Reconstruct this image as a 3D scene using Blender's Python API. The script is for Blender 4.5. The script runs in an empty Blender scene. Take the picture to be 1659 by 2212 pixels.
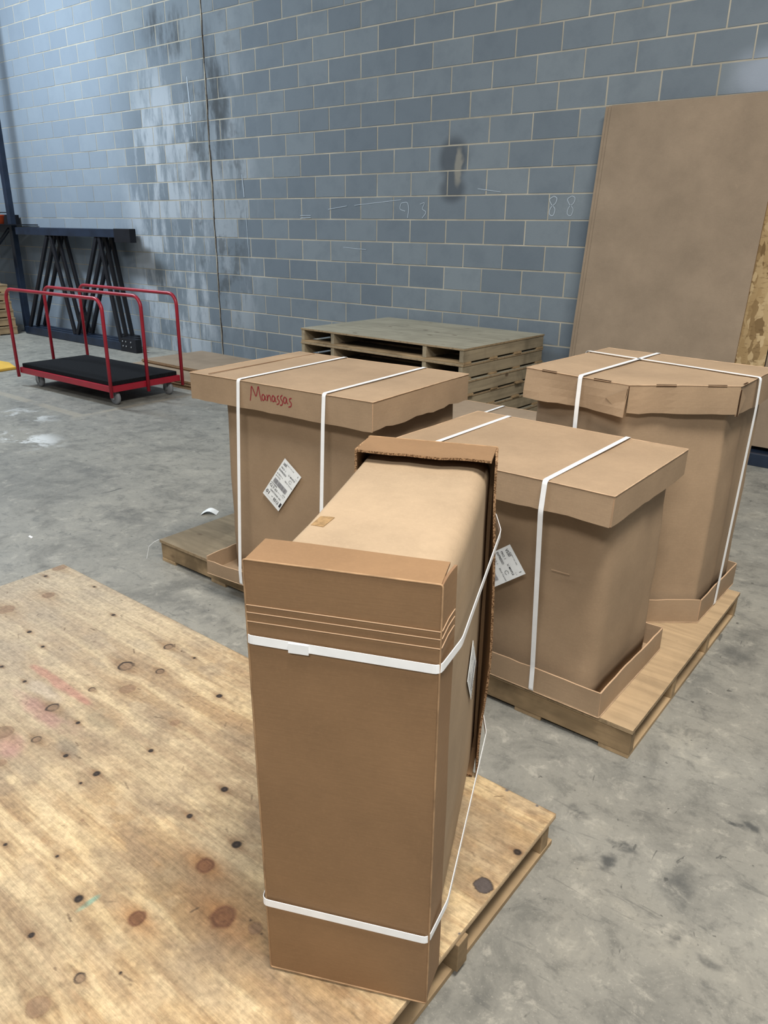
import bpy, bmesh, math, random
import numpy as np
from mathutils import Vector, Matrix, noise

# ------------------------------------------------------------------ camera, world, lights, exposure
scene = bpy.context.scene
COL = scene.collection
PI = math.pi
R = math.radians
D_WALL = 6.066          # distance of the block wall from the camera along y
CAM_H = 1.556
YAW, PITCH, ROLL, FPX = -0.667496, 0.364451, 0.012565, 1612.13

fw = Vector((math.sin(YAW) * math.cos(PITCH), math.cos(YAW) * math.cos(PITCH), -math.sin(PITCH)))
rt = Vector((math.cos(YAW), -math.sin(YAW), 0))
up = rt.cross(fw)
cr, sr = math.cos(ROLL), math.sin(ROLL)
CX, CY = cr * rt + sr * up, -sr * rt + cr * up
cam_data = bpy.data.cameras.new('camera')
cam = bpy.data.objects.new('camera', cam_data)
COL.objects.link(cam)
cam.matrix_world = Matrix((
    (CX.x, CY.x, -fw.x, 0), (CX.y, CY.y, -fw.y, 0), (CX.z, CY.z, -fw.z, CAM_H), (0, 0, 0, 1)))
cam_data.sensor_fit = 'VERTICAL'
cam_data.sensor_height = 36
cam_data.lens = FPX / 2212 * 36
cam_data.clip_start = 0.02
cam_data.clip_end = 100
scene.camera = cam

world = bpy.data.worlds.new('world')
scene.world = world
world.use_nodes = True
world.node_tree.nodes['Background'].inputs[0].default_value = (0.92, 0.96, 1.0, 1)
world.node_tree.nodes['Background'].inputs[1].default_value = 0.20


def area(name, loc, target, sx, sy, energy, color):
    l = bpy.data.lights.new(name, 'AREA')
    l.shape = 'RECTANGLE'
    l.size, l.size_y = sx, sy
    l.energy = energy
    l.color = color
    o = bpy.data.objects.new(name, l)
    COL.objects.link(o)
    o.location = loc
    o.rotation_euler = (Vector(target) - Vector(loc)).to_track_quat('-Z', 'Y').to_euler()
    return o


area('high_bay_and_fill_light', (-10.2, 3.0, 5.4), (-10.0, 4.4, 0), 2.6, 0.7, 430, (0.80, 0.91, 1.0))
area('high_bay_and_fill_light', (0.7, 1.0, 5.8), (0.2, 1.2, 0), 2.6, 0.7, 440, (1.0, 0.94, 0.85))
area('high_bay_and_fill_light', (-5.0, -0.6, 5.8), (-5.0, 0.2, 0), 2.6, 0.7, 130, (0.90, 0.96, 1.0))
area('high_bay_and_fill_light', (1.2, -3.4, 5.6), (0.2, -1.5, 0), 2.6, 0.7, 300, (1.0, 0.96, 0.90))  # fill lamp added behind the camera to brighten the front faces

scene.view_settings.view_transform = 'Standard'
scene.view_settings.look = 'None'
scene.view_settings.gamma = 1.0
scene.view_settings.use_curve_mapping = False
scene.view_settings.exposure = -0.06

random.seed(7)

# ------------------------------------------------------------------ node helpers


class NT:
    def __init__(self, name):
        self.m = bpy.data.materials.new(name)
        self.m.use_nodes = True
        self.t = self.m.node_tree
        self.bsdf = self.t.nodes['Principled BSDF']
        self.pos = None

    def n(self, typ, **kw):
        nd = self.t.nodes.new(typ)
        for k, v in kw.items():
            setattr(nd, k, v)
        return nd

    def link(self, a, b):
        self.t.links.new(a, b)

    def inp(self, sock, v):
        if isinstance(v, bpy.types.NodeSocket):
            self.link(v, sock)
        else:
            if hasattr(sock, 'default_value'):
                try:
                    sock.default_value = v
                except Exception:
                    sock.default_value = (*v, 1)

    def position(self):
        if not self.pos:
            self.pos = self.n('ShaderNodeNewGeometry').outputs['Position']
        return self.pos

    def objco(self):
        return self.n('ShaderNodeTexCoord').outputs['Object']

    def scale(self, vec, s, off=(0, 0, 0)):
        m = self.n('ShaderNodeMapping')
        self.link(vec, m.inputs[0])
        m.inputs['Scale'].default_value = s
        m.inputs['Location'].default_value = off
        return m.outputs[0]

    def noise(self, vec, scale, detail=4, rough=0.55, dist=0.0, out=0):
        m = self.n('ShaderNodeTexNoise')
        self.link(vec, m.inputs['Vector'])
        m.inputs['Scale'].default_value = scale
        m.inputs['Detail'].default_value = detail
        m.inputs['Roughness'].default_value = rough
        m.inputs['Distortion'].default_value = dist
        return m.outputs[out]

    def ramp(self, fac, stops, interp='LINEAR'):
        r = self.n('ShaderNodeValToRGB')
        self.link(fac, r.inputs[0])
        e = r.color_ramp.elements
        r.color_ramp.interpolation = interp
        while len(e) > 1:
            e.remove(e[-1])
        e[0].position = stops[0][0]
        e[0].color = self.c(stops[0][1])
        for p, c in stops[1:]:
            x = e.new(p)
            x.color = self.c(c)
        return r.outputs[0]

    @staticmethod
    def c(v):
        if isinstance(v, (int, float)):
            return (v, v, v, 1)
        return (*v[:3], 1)

    def mix(self, fac, a, b, mode='MIX'):
        m = self.n('ShaderNodeMix', data_type='RGBA', blend_type=mode)
        self.inp(m.inputs[0], fac)
        for s, v in ((m.inputs[6], a), (m.inputs[7], b)):
            if isinstance(v, bpy.types.NodeSocket):
                self.link(v, s)
            else:
                s.default_value = self.c(v)
        return m.outputs[2]

    def math(self, op, a, b=0.0, c=0.0, clamp=False):
        m = self.n('ShaderNodeMath', operation=op, use_clamp=clamp)
        for i, v in enumerate((a, b, c)):
            self.inp(m.inputs[i], v)
        return m.outputs[0]

    def sep(self, vec):
        s = self.n('ShaderNodeSeparateXYZ')
        self.link(vec, s.inputs[0])
        return s.outputs

    def smooth(self, v, lo, hi, a=0.0, b=1.0):
        m = self.n('ShaderNodeMapRange', interpolation_type='SMOOTHSTEP')
        self.inp(m.inputs[0], v)
        m.inputs[1].default_value = lo
        m.inputs[2].default_value = hi
        m.inputs[3].default_value = a
        m.inputs[4].default_value = b
        return m.outputs[0]

    def bump(self, h, strength, dist=0.01):
        b = self.n('ShaderNodeBump')
        self.link(h, b.inputs['Height'])
        b.inputs['Strength'].default_value = strength
        b.inputs['Distance'].default_value = dist
        self.link(b.outputs[0], self.bsdf.inputs['Normal'])

    def done(self, color, rough=0.8, spec=0.3, metal=0.0):
        self.inp(self.bsdf.inputs['Base Color'], color if isinstance(color, bpy.types.NodeSocket) else self.c(color))
        self.inp(self.bsdf.inputs['Roughness'], rough)
        self.bsdf.inputs['Specular IOR Level'].default_value = spec
        self.bsdf.inputs['Metallic'].default_value = metal
        return self.m


def simple(name, color, rough=0.6, spec=0.3, metal=0.0, var=0.12, scale=6):
    k = NT(name)
    f = k.noise(k.position(), scale, 4)
    a = tuple(c * (1 - var) for c in color)
    b = tuple(min(1, c * (1 + var)) for c in color)
    return k.done(k.ramp(f, [(0.3, a), (0.7, b)]), rough, spec, metal)


def cardboard(name, tone=(0.330, 0.234, 0.150), rough=0.72, spec=0.25):
    k = NT(name)
    p = k.position()
    big = k.noise(p, 3.3, 5, 0.62)
    fib = k.noise(k.scale(p, (45, 45, 190)), 1.0, 3, 0.6)
    fine = k.noise(p, 160, 2, 0.6)
    a = tuple(c * 0.86 for c in tone)
    b = tuple(c * 1.13 for c in tone)
    col = k.ramp(big, [(0.3, a), (0.7, b)])
    col = k.mix(k.smooth(fib, 0.35, 0.7, 0, 0.13), col, tuple(c * 0.74 for c in tone))
    col = k.mix(k.smooth(fine, 0.45, 0.75, 0, 0.16), col, tuple(c * 1.35 for c in tone))
    scuff = k.noise(p, 9, 5, 0.7, 0.4)
    col = k.mix(k.smooth(scuff, 0.64, 0.80, 0, 0.28), col, tuple(min(1, c * 1.45) for c in tone))
    flute = k.noise(k.scale(p, (14, 14, 420)), 1.0, 1, 0.5)
    h = k.math('ADD', k.math('MULTIPLY', fib, 0.5), k.math('MULTIPLY', flute, 0.5))
    k.bump(h, 0.10, 0.003)
    return k.done(col, rough, spec)


def edge_cardboard(name):
    k = NT(name)
    p = k.position()
    f = k.noise(k.scale(p, (260, 260, 260)), 1.0, 2)
    return k.done(k.ramp(f, [(0.4, (0.10, 0.055, 0.028)), (0.6, (0.40, 0.25, 0.14))]), 0.9, 0.1)


def wood(name, tone, axis='x', dirt=0.35, knots=True):
    """planed lumber or plywood seen from afar: long grain along one axis"""
    k = NT(name)
    p = k.position()
    s = {'x': (1.6, 26, 26), 'y': (26, 1.6, 26), 'z': (26, 26, 1.6)}[axis]
    g = k.noise(k.scale(p, s), 1.0, 5, 0.62, 0.35)
    big = k.noise(p, 3.1, 4, 0.6, 0.6)
    a = tuple(c * 0.70 for c in tone)
    b = tuple(min(1, c * 1.22) for c in tone)
    col = k.ramp(g, [(0.25, a), (0.5, tone), (0.75, b)])
    col = k.mix(k.smooth(big, 0.42, 0.70, 0, dirt), col, tuple(c * 0.36 for c in tone))
    if knots:
        v = k.n('ShaderNodeTexVoronoi')
        k.link(k.scale(p, tuple(4.2 if ch == axis else 7.5 for ch in 'xyz')), v.inputs['Vector'])
        v.inputs['Scale'].default_value = 1.0
        col = k.mix(k.smooth(v.outputs['Distance'], 0.06, 0.15, 0.8, 0.0), col, (0.075, 0.043, 0.028))
    sp = k.noise(p, 70, 3, 0.7)
    col = k.mix(k.smooth(sp, 0.62, 0.75, 0, 0.35), col, tuple(c * 0.4 for c in tone))
    k.bump(g, 0.25, 0.004)
    return k.done(col, 0.78, 0.2)


def ply_edge(name, tone=(0.42, 0.31, 0.19)):
    k = NT(name)
    p = k.position()
    z = k.sep(p)[2]
    w = k.math('FRACT', k.math('MULTIPLY', z, 230.0))
    n1 = k.noise(p, 30, 4, 0.7)
    col = k.mix(k.smooth(w, 0.35, 0.65), tuple(c * 0.55 for c in tone), tone)
    col = k.mix(k.smooth(n1, 0.45, 0.7, 0, 0.65), col, tuple(c * 0.35 for c in tone))
    k.bump(n1, 0.4, 0.006)
    return k.done(col, 0.85, 0.15)


# ------------------------------------------------------------------ materials
M = {}
M['card'] = cardboard('kraft_cardboard')
M['card_warm'] = cardboard('warm_kraft_cardboard', (0.252, 0.150, 0.077), 0.60, 0.32)
M['card_grey'] = cardboard('dull_kraft_cardboard', (0.275, 0.212, 0.152), 0.8, 0.18)
M['card_pale'] = cardboard('pale_kraft_cardboard', (0.385, 0.285, 0.188))
M['card_in'] = cardboard('inner_cardboard', (0.22, 0.13, 0.075), 0.9, 0.1)
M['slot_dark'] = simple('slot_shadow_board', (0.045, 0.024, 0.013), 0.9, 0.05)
M['card_edge'] = edge_cardboard('cut_cardboard_edge')
M['crease'] = simple('worn_crease', (0.47, 0.32, 0.205), 0.8, 0.2)
M['fold'] = simple('worn_fold', (0.45, 0.315, 0.205), 0.75, 0.2, var=0.25, scale=22)
M['fold_warm'] = simple('worn_warm_fold', (0.34, 0.215, 0.12), 0.75, 0.2, var=0.3, scale=22)
M['strap'] = simple('white_strap', (0.86, 0.88, 0.90), 0.35, 0.5, var=0.04, scale=30)
M['paper'] = simple('white_paper', (0.88, 0.92, 0.94), 0.5, 0.35, var=0.04, scale=60)
M['ink'] = simple('black_ink', (0.035, 0.035, 0.045), 0.6, 0.2)
M['grey_ink'] = simple('grey_ink', (0.25, 0.25, 0.28), 0.6, 0.2)
M['red_ink'] = simple('red_marker', (0.23, 0.020, 0.030), 0.6, 0.2)
M['chalk'] = simple('chalk', (0.42, 0.49, 0.56), 0.9, 0.1)
M['red_steel'] = simple('red_painted_steel', (0.33, 0.012, 0.028), 0.35, 0.5, var=0.15)
M['carpet'] = simple('black_carpet', (0.010, 0.011, 0.013), 0.95, 0.1, var=0.35, scale=80)
M['rubber'] = simple('grey_rubber', (0.20, 0.21, 0.225), 0.55, 0.4)
M['zinc'] = simple('zinc_steel', (0.34, 0.35, 0.36), 0.4, 0.5, 0.6)
M['blue_steel'] = simple('navy_painted_steel', (0.010, 0.018, 0.036), 0.42, 0.45, var=0.3)
M['black_steel'] = simple('black_steel', (0.005, 0.006, 0.010), 0.5, 0.4, var=0.3)
M['yellow'] = simple('yellow_plastic', (0.62, 0.38, 0.06), 0.5, 0.4)
M['orange'] = simple('orange_plastic', (0.50, 0.07, 0.02), 0.5, 0.4)
M['steel_bright'] = simple('staple_steel', (0.6, 0.6, 0.6), 0.35, 0.5, 0.8)
M['tape'] = simple('torn_tape', (0.31, 0.195, 0.09), 0.5, 0.4, var=0.3, scale=90)
M['ply_x'] = wood('plywood_x', (0.40, 0.290, 0.175), 'x', 0.30)
M['ply_y'] = wood('plywood_y', (0.39, 0.28, 0.17), 'y', 0.30)
M['ply_old'] = wood('weathered_plywood', (0.335, 0.315, 0.245), 'x', 0.28)
M['ply_dull'] = wood('dull_plywood', (0.34, 0.275, 0.185), 'x', 0.60)
M['lumber_x'] = wood('lumber_x', (0.36, 0.255, 0.145), 'x', 0.85)
M['lumber_y'] = wood('lumber_y', (0.40, 0.285, 0.165), 'y', 0.45)
M['lumber_grey'] = wood('grey_lumber', (0.32, 0.265, 0.18), 'y', 0.55)
M['ply_edge'] = ply_edge('plywood_edge')


def osb():
    k = NT('oriented_strand_board')
    p = k.position()
    v = k.n('ShaderNodeTexVoronoi')
    w = k.noise(p, 6, 3, 0.6, 0, 1)
    m = k.mix(0.10, p, w)
    k.link(k.scale(m, (26, 26, 9)), v.inputs['Vector'])
    v.inputs['Scale'].default_value = 1.2
    s = k.sep(v.outputs['Color'])
    col = k.ramp(s[0], [(0.0, (0.20, 0.13, 0.06)), (0.35, (0.40, 0.28, 0.14)), (1.0, (0.55, 0.42, 0.24))])
    n1 = k.noise(k.scale(p, (20, 20, 60)), 1.0, 4)
    col = k.mix(k.smooth(n1, 0.55, 0.7, 0, 0.6), col, (0.14, 0.085, 0.04))
    k.bump(s[0], 0.35, 0.004)
    return k.done(col, 0.8, 0.2)


M['osb'] = osb()


def wall_masks(k):
    """shared stain masks of the block wall in wall coordinates (x, z)"""
    p = k.position()
    warp = k.noise(p, 1.4, 4, 0.6, 0, 1)
    wp = k.n('ShaderNodeVectorMath', operation='MULTIPLY_ADD')
    k.link(warp, wp.inputs[0])
    wp.inputs[1].default_value = (0.35, 0.0, 0.35)
    k.link(p, wp.inputs[2])
    s = k.sep(wp.outputs[0])
    x, z = s[0], s[2]
    return p, x, z


def ell(k, x, z, cx, cz, rx, rz, lo=0.5, hi=1.1):
    a = k.math('DIVIDE', k.math('SUBTRACT', x, cx), rx)
    b = k.math('DIVIDE', k.math('SUBTRACT', z, cz), rz)
    d = k.math('SQRT', k.math('ADD', k.math('MULTIPLY', a, a), k.math('MULTIPLY', b, b)))
    return k.smooth(d, lo, hi, 1.0, 0.0)


def block_mat():
    k = NT('grey_block')
    p, x, z = wall_masks(k)
    ps = k.sep(p)
    # one tone per block: hash of the cell the block lies in
    row = k.math('FLOOR', k.math('DIVIDE', ps[2], 0.2032))
    odd = k.math('MODULO', row, 2.0)
    cell = k.math('FLOOR', k.math('ADD', k.math('DIVIDE', k.math('ADD', ps[0], 6.5435), 0.4064),
                                  k.math('MULTIPLY', k.math('SUBTRACT', 1.0, odd), 0.5)))
    cv = k.n('ShaderNodeCombineXYZ')
    k.link(cell, cv.inputs[0])
    k.link(row, cv.inputs[1])
    wn = k.n('ShaderNodeTexWhiteNoise', noise_dimensions='2D')
    k.link(cv.outputs[0], wn.inputs[0])
    col = k.ramp(wn.outputs[0], [(0.0, (0.146, 0.180, 0.214)), (0.5, (0.173, 0.210, 0.244)), (1.0, (0.205, 0.243, 0.273))])
    m = k.noise(p, 5, 5, 0.65)
    col = k.mix(k.smooth(m, 0.4, 0.75, 0, 0.35), col, (0.112, 0.142, 0.175))
    fine = k.noise(p, 140, 2, 0.6)
    col = k.mix(k.smooth(fine, 0.5, 0.8, 0, 0.30), col, (0.18, 0.20, 0.225))
    # limewash-like efflorescence either side of the control joint
    st = k.noise(k.scale(p, (5.5, 5.5, 1.3)), 1.0, 5, 0.68)
    bl = k.math('MULTIPLY', k.math('SUBTRACT', wn.outputs[0], 0.5), 0.24)
    stf = k.smooth(k.math('ADD', st, bl), 0.42, 0.62)
    band = ell(k, x, z, -8.05, 1.45, 1.10, 2.5, 0.55, 1.0)
    band2 = ell(k, x, z, -6.80, 1.9, 0.48, 2.2, 0.4, 1.0)
    eff = k.math('MULTIPLY', stf, k.math('ADD', k.math('MULTIPLY', band, 0.80), k.math('MULTIPLY', band2, 0.40)), clamp=True)
    col = k.mix(eff, col, (0.40, 0.445, 0.495))
    corner = ell(k, x, z, -1.35, 2.72, 0.36, 0.26, 0.3, 1.0)
    col = k.mix(k.math('MULTIPLY', corner, 0.8), col, (0.34, 0.39, 0.47))
    # lamp light on the left stretch, painted in as a paler, bluer tone
    lit_left = k.smooth(x, -9.3, -8.3, 1.0, 0.0)
    col = k.mix(k.math('MULTIPLY', lit_left, 0.40), col, (0.29, 0.350, 0.430))
    # soot and damp
    damp = k.math('ADD', ell(k, x, z, -7.75, 3.75, 0.55, 0.30), ell(k, x, z, -7.1, 2.9, 0.30, 1.0), clamp=True)
    col = k.mix(k.math('MULTIPLY', k.math('MULTIPLY', damp, k.smooth(st, 0.35, 0.6, 1, 0)), 0.75), col, (0.035, 0.040, 0.046))
    dk = k.noise(k.scale(p, (4.5, 4.5, 3.2), (3.1, 0, 1.7)), 1.0, 4, 0.6)
    col = k.mix(k.math('MULTIPLY', k.math('MULTIPLY', ell(k, x, z, -7.1, 2.1, 0.75, 2.6, 0.35, 1.0), k.smooth(dk, 0.52, 0.66)), 0.62), col, (0.060, 0.068, 0.074))
    soot = k.math('ADD', ell(k, ps[0], ps[2], -4.05, 2.13, 0.17, 0.20, 0.6, 1.15),
                  ell(k, ps[0], ps[2], -4.05, 1.88, 0.16, 0.13, 0.5, 1.15), clamp=True)
    col = k.mix(k.math('MULTIPLY', soot, 0.62), col, (0.040, 0.046, 0.058))
    smear = ell(k, x, z, -3.80, 2.28, 0.045, 0.17, 0.5, 1.0)
    col = k.mix(k.math('MULTIPLY', smear, 0.7), col, (0.30, 0.29, 0.25))
    k.bump(k.noise(p, 90, 4, 0.7), 0.25, 0.004)
    return k.done(col, 0.78, 0.25)


def mortar_mat():
    k = NT('mortar')
    p, x, z = wall_masks(k)
    m = k.noise(p, 3, 4, 0.6)
    col = k.ramp(m, [(0.3, (0.30, 0.283, 0.235)), (0.7, (0.48, 0.45, 0.375))])
    return k.done(col, 0.9, 0.15)


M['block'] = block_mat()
M['mortar'] = mortar_mat()


def floor_mat():
    k = NT('concrete_floor')
    p = k.position()
    s = k.sep(p)
    big = k.noise(p, 0.55, 5, 0.6, 0.3)
    mid = k.noise(p, 3.2, 6, 0.68, 0.5)
    fine = k.noise(p, 45, 4, 0.7)
    grit = k.noise(p, 120, 3, 0.75)
    m2 = k.noise(p, 10, 6, 0.74, 0.4)
    col = k.ramp(big, [(0.3, (0.195, 0.192, 0.172)), (0.5, (0.245, 0.239, 0.212)), (0.7, (0.300, 0.289, 0.250))])
    col = k.mix(k.smooth(mid, 0.47, 0.70, 0, 0.68), col, (0.112, 0.112, 0.102))
    col = k.mix(k.smooth(mid, 0.46, 0.28, 0, 0.55), col, (0.385, 0.365, 0.310))
    col = k.mix(k.smooth(m2, 0.50, 0.68, 0, 0.55), col, (0.100, 0.101, 0.093))
    col = k.mix(k.smooth(m2, 0.46, 0.31, 0, 0.50), col, (0.430, 0.410, 0.355))
    col = k.mix(k.smooth(fine, 0.52, 0.72, 0, 0.38), col, (0.105, 0.104, 0.095))
    col = k.mix(k.smooth(grit, 0.56, 0.74, 0, 0.40), col, (0.42, 0.40, 0.35))
    sc = k.noise(k.scale(p, (1.6, 7, 1)), 2.6, 5, 0.65, 1.6)
    col = k.mix(k.smooth(sc, 0.60, 0.68, 0, 0.42), col, (0.085, 0.087, 0.083))
    sk = k.noise(k.scale(p, (14, 5, 1)), 1.0, 3, 0.6, 2.2)
    col = k.mix(k.smooth(sk, 0.68, 0.72, 0, 0.60), col, (0.045, 0.047, 0.046))
    sp = k.noise(p, 26, 3, 0.5)
    col = k.mix(k.smooth(sp, 0.70, 0.74, 0, 0.7), col, (0.045, 0.045, 0.042))
    # tyre and drag marks
    wv = k.noise(p, 7, 4, 0.65, 0.0, 1)
    ws = k.n('ShaderNodeVectorMath', operation='MULTIPLY_ADD')
    k.link(wv, ws.inputs[0])
    ws.inputs[1].default_value = (0.10, 0.10, 0.0)
    k.link(p, ws.inputs[2])
    q = k.sep(ws.outputs[0])
    marks = None
    for (mx_, my_, rx, ry, al) in ((-0.464, 1.553, 0.020, 0.050, 0.85), (-0.448, 1.637, 0.060, 0.022, 0.75), (-0.29, 1.60, 0.045, 0.09, 0.6), (-0.248, 1.913, 0.060, 0.010, 0.9),
                                   (-0.188, 1.928, 0.03, 0.02, 0.8), (-0.60, 1.68, 0.045, 0.03, 0.7), (-0.48, 2.845, 0.10, 0.12, 0.45), (-0.246, 1.44, 0.03, 0.05, 0.7),
                                   (-0.16, 1.43, 0.035, 0.02, 0.6), (-4.48, 2.53, 0.35, 0.10, 0.4), (-3.6, 2.2, 0.30, 0.12, 0.35), (-2.40, 1.74, 0.3, 0.08, 0.35)):
        e = k.math('MULTIPLY', ell(k, q[0], q[1], mx_ + 0.05, my_ + 0.05, rx, ry, 0.3, 1.1), al)
        marks = e if marks is None else k.math('ADD', marks, e, clamp=True)
    col = k.mix(k.math('MULTIPLY', marks, k.smooth(m2, 0.38, 0.55, 0.35, 1.0)), col, (0.052, 0.055, 0.056))
    # dried white spill and pale residue of old tape lines
    w = k.noise(p, 5, 5, 0.7, 0.5)
    spill = k.math('MULTIPLY', ell(k, s[0], s[1], -5.6, 2.66, 0.50, 0.26, 0.2, 1.0), k.smooth(w, 0.46, 0.60))
    spill2 = k.math('MULTIPLY', ell(k, s[0], s[1], -6.35, 3.05, 0.5, 0.22, 0.2, 1.0), k.smooth(w, 0.48, 0.62, 0, 0.7))
    col = k.mix(k.math('ADD', spill, spill2, clamp=True), col, (0.62, 0.64, 0.64))
    l1 = k.smooth(k.math('ABSOLUTE', k.math('SUBTRACT', s[0], -5.98)), 0.02, 0.05, 1, 0)
    l1 = k.math('MULTIPLY', l1, k.smooth(s[1], 3.2, 3.3))
    l2 = k.smooth(k.math('ABSOLUTE', k.math('SUBTRACT', s[1], 3.33)), 0.03, 0.06, 1, 0)
    l2 = k.math('MULTIPLY', l2, k.smooth(s[0], -5.9, -6.0))
    lines = k.math('MULTIPLY', k.math('ADD', l1, l2, clamp=True), k.smooth(w, 0.3, 0.55, 0, 0.55))
    col = k.mix(lines, col, (0.36, 0.32, 0.25))
    k.bump(k.math('ADD', fine, mid), 0.12, 0.004)
    rough = k.ramp(mid, [(0.3, 0.42), (0.7, 0.66)])
    return k.done(col, rough, 0.42)


M['floor'] = floor_mat()


def attr_wood():
    k = NT('knotty_plywood')
    a = k.n('ShaderNodeAttribute', attribute_name='wood_tint')
    p = k.position()
    g = k.noise(k.scale(p, (5, 150, 150)), 1.0, 4, 0.65, 0.2)
    f = k.noise(k.scale(p, (60, 420, 100)), 1.0, 2, 0.6)
    h = k.noise(p, 55, 5, 0.72)
    col = k.mix(1.0, a.outputs['Color'], k.ramp(g, [(0.30, 1.14), (0.5, 1.0), (0.72, 0.80)]), 'MULTIPLY')
    col = k.mix(1.0, col, k.ramp(f, [(0.3, 0.90), (0.55, 1.0), (0.75, 1.16)]), 'MULTIPLY')
    col = k.mix(1.0, col, k.ramp(h, [(0.32, 1.20), (0.5, 1.0), (0.68, 0.76)]), 'MULTIPLY')
    k.bump(g, 0.22, 0.003)
    return k.done(col, 0.66, 0.28)


M['knotty'] = attr_wood()

# ------------------------------------------------------------------ mesh helpers


class MB:
    def __init__(self):
        self.v, self.f, self.m = [], [], []

    def add(self, vs, fs, mi=0):
        o = len(self.v)
        self.v += [tuple(x) for x in vs]
        self.f += [tuple(i + o for i in f) for f in fs]
        self.m += [mi] * len(fs)

    def box(self, x0, x1, y0, y1, z0, z1, T=None, mi=0, top=None):
        vs = [Vector((x, y, z)) for z in (z0, z1) for y in (y0, y1) for x in (x0, x1)]
        if T is not None:
            vs = [T @ v for v in vs]
        fs = [(0, 2, 3, 1), (4, 5, 7, 6), (0, 1, 5, 4), (1, 3, 7, 5), (3, 2, 6, 7), (2, 0, 4, 6)]
        self.add(vs, fs, mi)
        if top is not None:
            self.m[-5] = top

    def tube(self, pts, r, n=10, cap=True):
        pts = [Vector(p) for p in pts]
        rings = []
        ref = None
        for i, p in enumerate(pts):
            d = (pts[min(i + 1, len(pts) - 1)] - pts[max(i - 1, 0)]).normalized()
            if ref is None:
                ref = d.orthogonal().normalized()
            ref = (ref - d * ref.dot(d)).normalized()
            b = d.cross(ref)
            rings.append([p + (ref * math.cos(2 * PI * j / n) + b * math.sin(2 * PI * j / n)) * r for j in range(n)])
        vs = [v for rg in rings for v in rg]
        fs = []
        for i in range(len(rings) - 1):
            for j in range(n):
                a, b2 = i * n + j, i * n + (j + 1) % n
                fs.append((a, b2, b2 + n, a + n))
        if cap:
            fs.append(tuple(range(n))[::-1])
            fs.append(tuple(range((len(rings) - 1) * n, len(rings) * n)))
        self.add(vs, fs)

    def disc(self, c, axis, r0, w, n=20, prof=None):
        """lathe about an axis through c: prof list of (radius, offset along axis)"""
        c = Vector(c)
        axis = Vector(axis).normalized()
        u = axis.orthogonal().normalized()
        v = axis.cross(u)
        prof = prof or [(0, -w / 2), (r0 * 0.86, -w / 2), (r0, -w / 4), (r0, w / 4), (r0 * 0.86, w / 2), (0, w / 2)]
        vs = []
        for (rr, o) in prof:
            for j in range(n):
                a = 2 * PI * j / n
                vs.append(c + axis * o + (u * math.cos(a) + v * math.sin(a)) * max(rr, 1e-4))
        fs = []
        for i in range(len(prof) - 1):
            for j in range(n):
                a, b = i * n + j, i * n + (j + 1) % n
                fs.append((a, b, b + n, a + n))
        self.add(vs, fs)

    def build(self, name, mats, parent=None, smooth=False, bevel=0.0, T=None):
        me = bpy.data.meshes.new(name)
        vs = self.v if T is None else [tuple(T @ Vector(v)) for v in self.v]
        me.from_pydata(vs, [], self.f)
        if not isinstance(mats, (list, tuple)):
            mats = [mats]
        for m in mats:
            me.materials.append(M[m] if isinstance(m, str) else m)
        if len(mats) > 1:
            me.polygons.foreach_set('material_index', self.m)
        bm = bmesh.new()
        bm.from_mesh(me)
        bmesh.ops.recalc_face_normals(bm, faces=bm.faces)
        bm.to_mesh(me)
        bm.free()
        if smooth:
            me.polygons.foreach_set('use_smooth', [True] * len(me.polygons))
        me.update()
        o = bpy.data.objects.new(name, me)
        COL.objects.link(o)
        if parent is not None:
            o.parent = parent
        if bevel > 0:
            b = o.modifiers.new('bevel', 'BEVEL')
            b.width = bevel
            b.segments = 2
            b.limit_method = 'ANGLE'
            b.angle_limit = R(40)
        return o


def tag(o, label, cat, group=None, kind=None):
    o['label'] = label
    if cat:
        o['category'] = cat
    if group:
        o['group'] = group
    if kind:
        o['kind'] = kind
    return o


def thing(name, label, cat, loc=(0, 0, 0), rz=0.0, group=None):
    o = bpy.data.objects.new(name, None)
    o.empty_display_size = 0.1
    COL.objects.link(o)
    o.location = loc
    o.rotation_euler = (0, 0, rz)
    return tag(o, label, cat, group)


def nz(p, s, seed=0.0):
    return noise.noise(Vector((p[0] * s + seed, p[1] * s - seed * 0.7, p[2] * s + seed * 1.3)))


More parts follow.
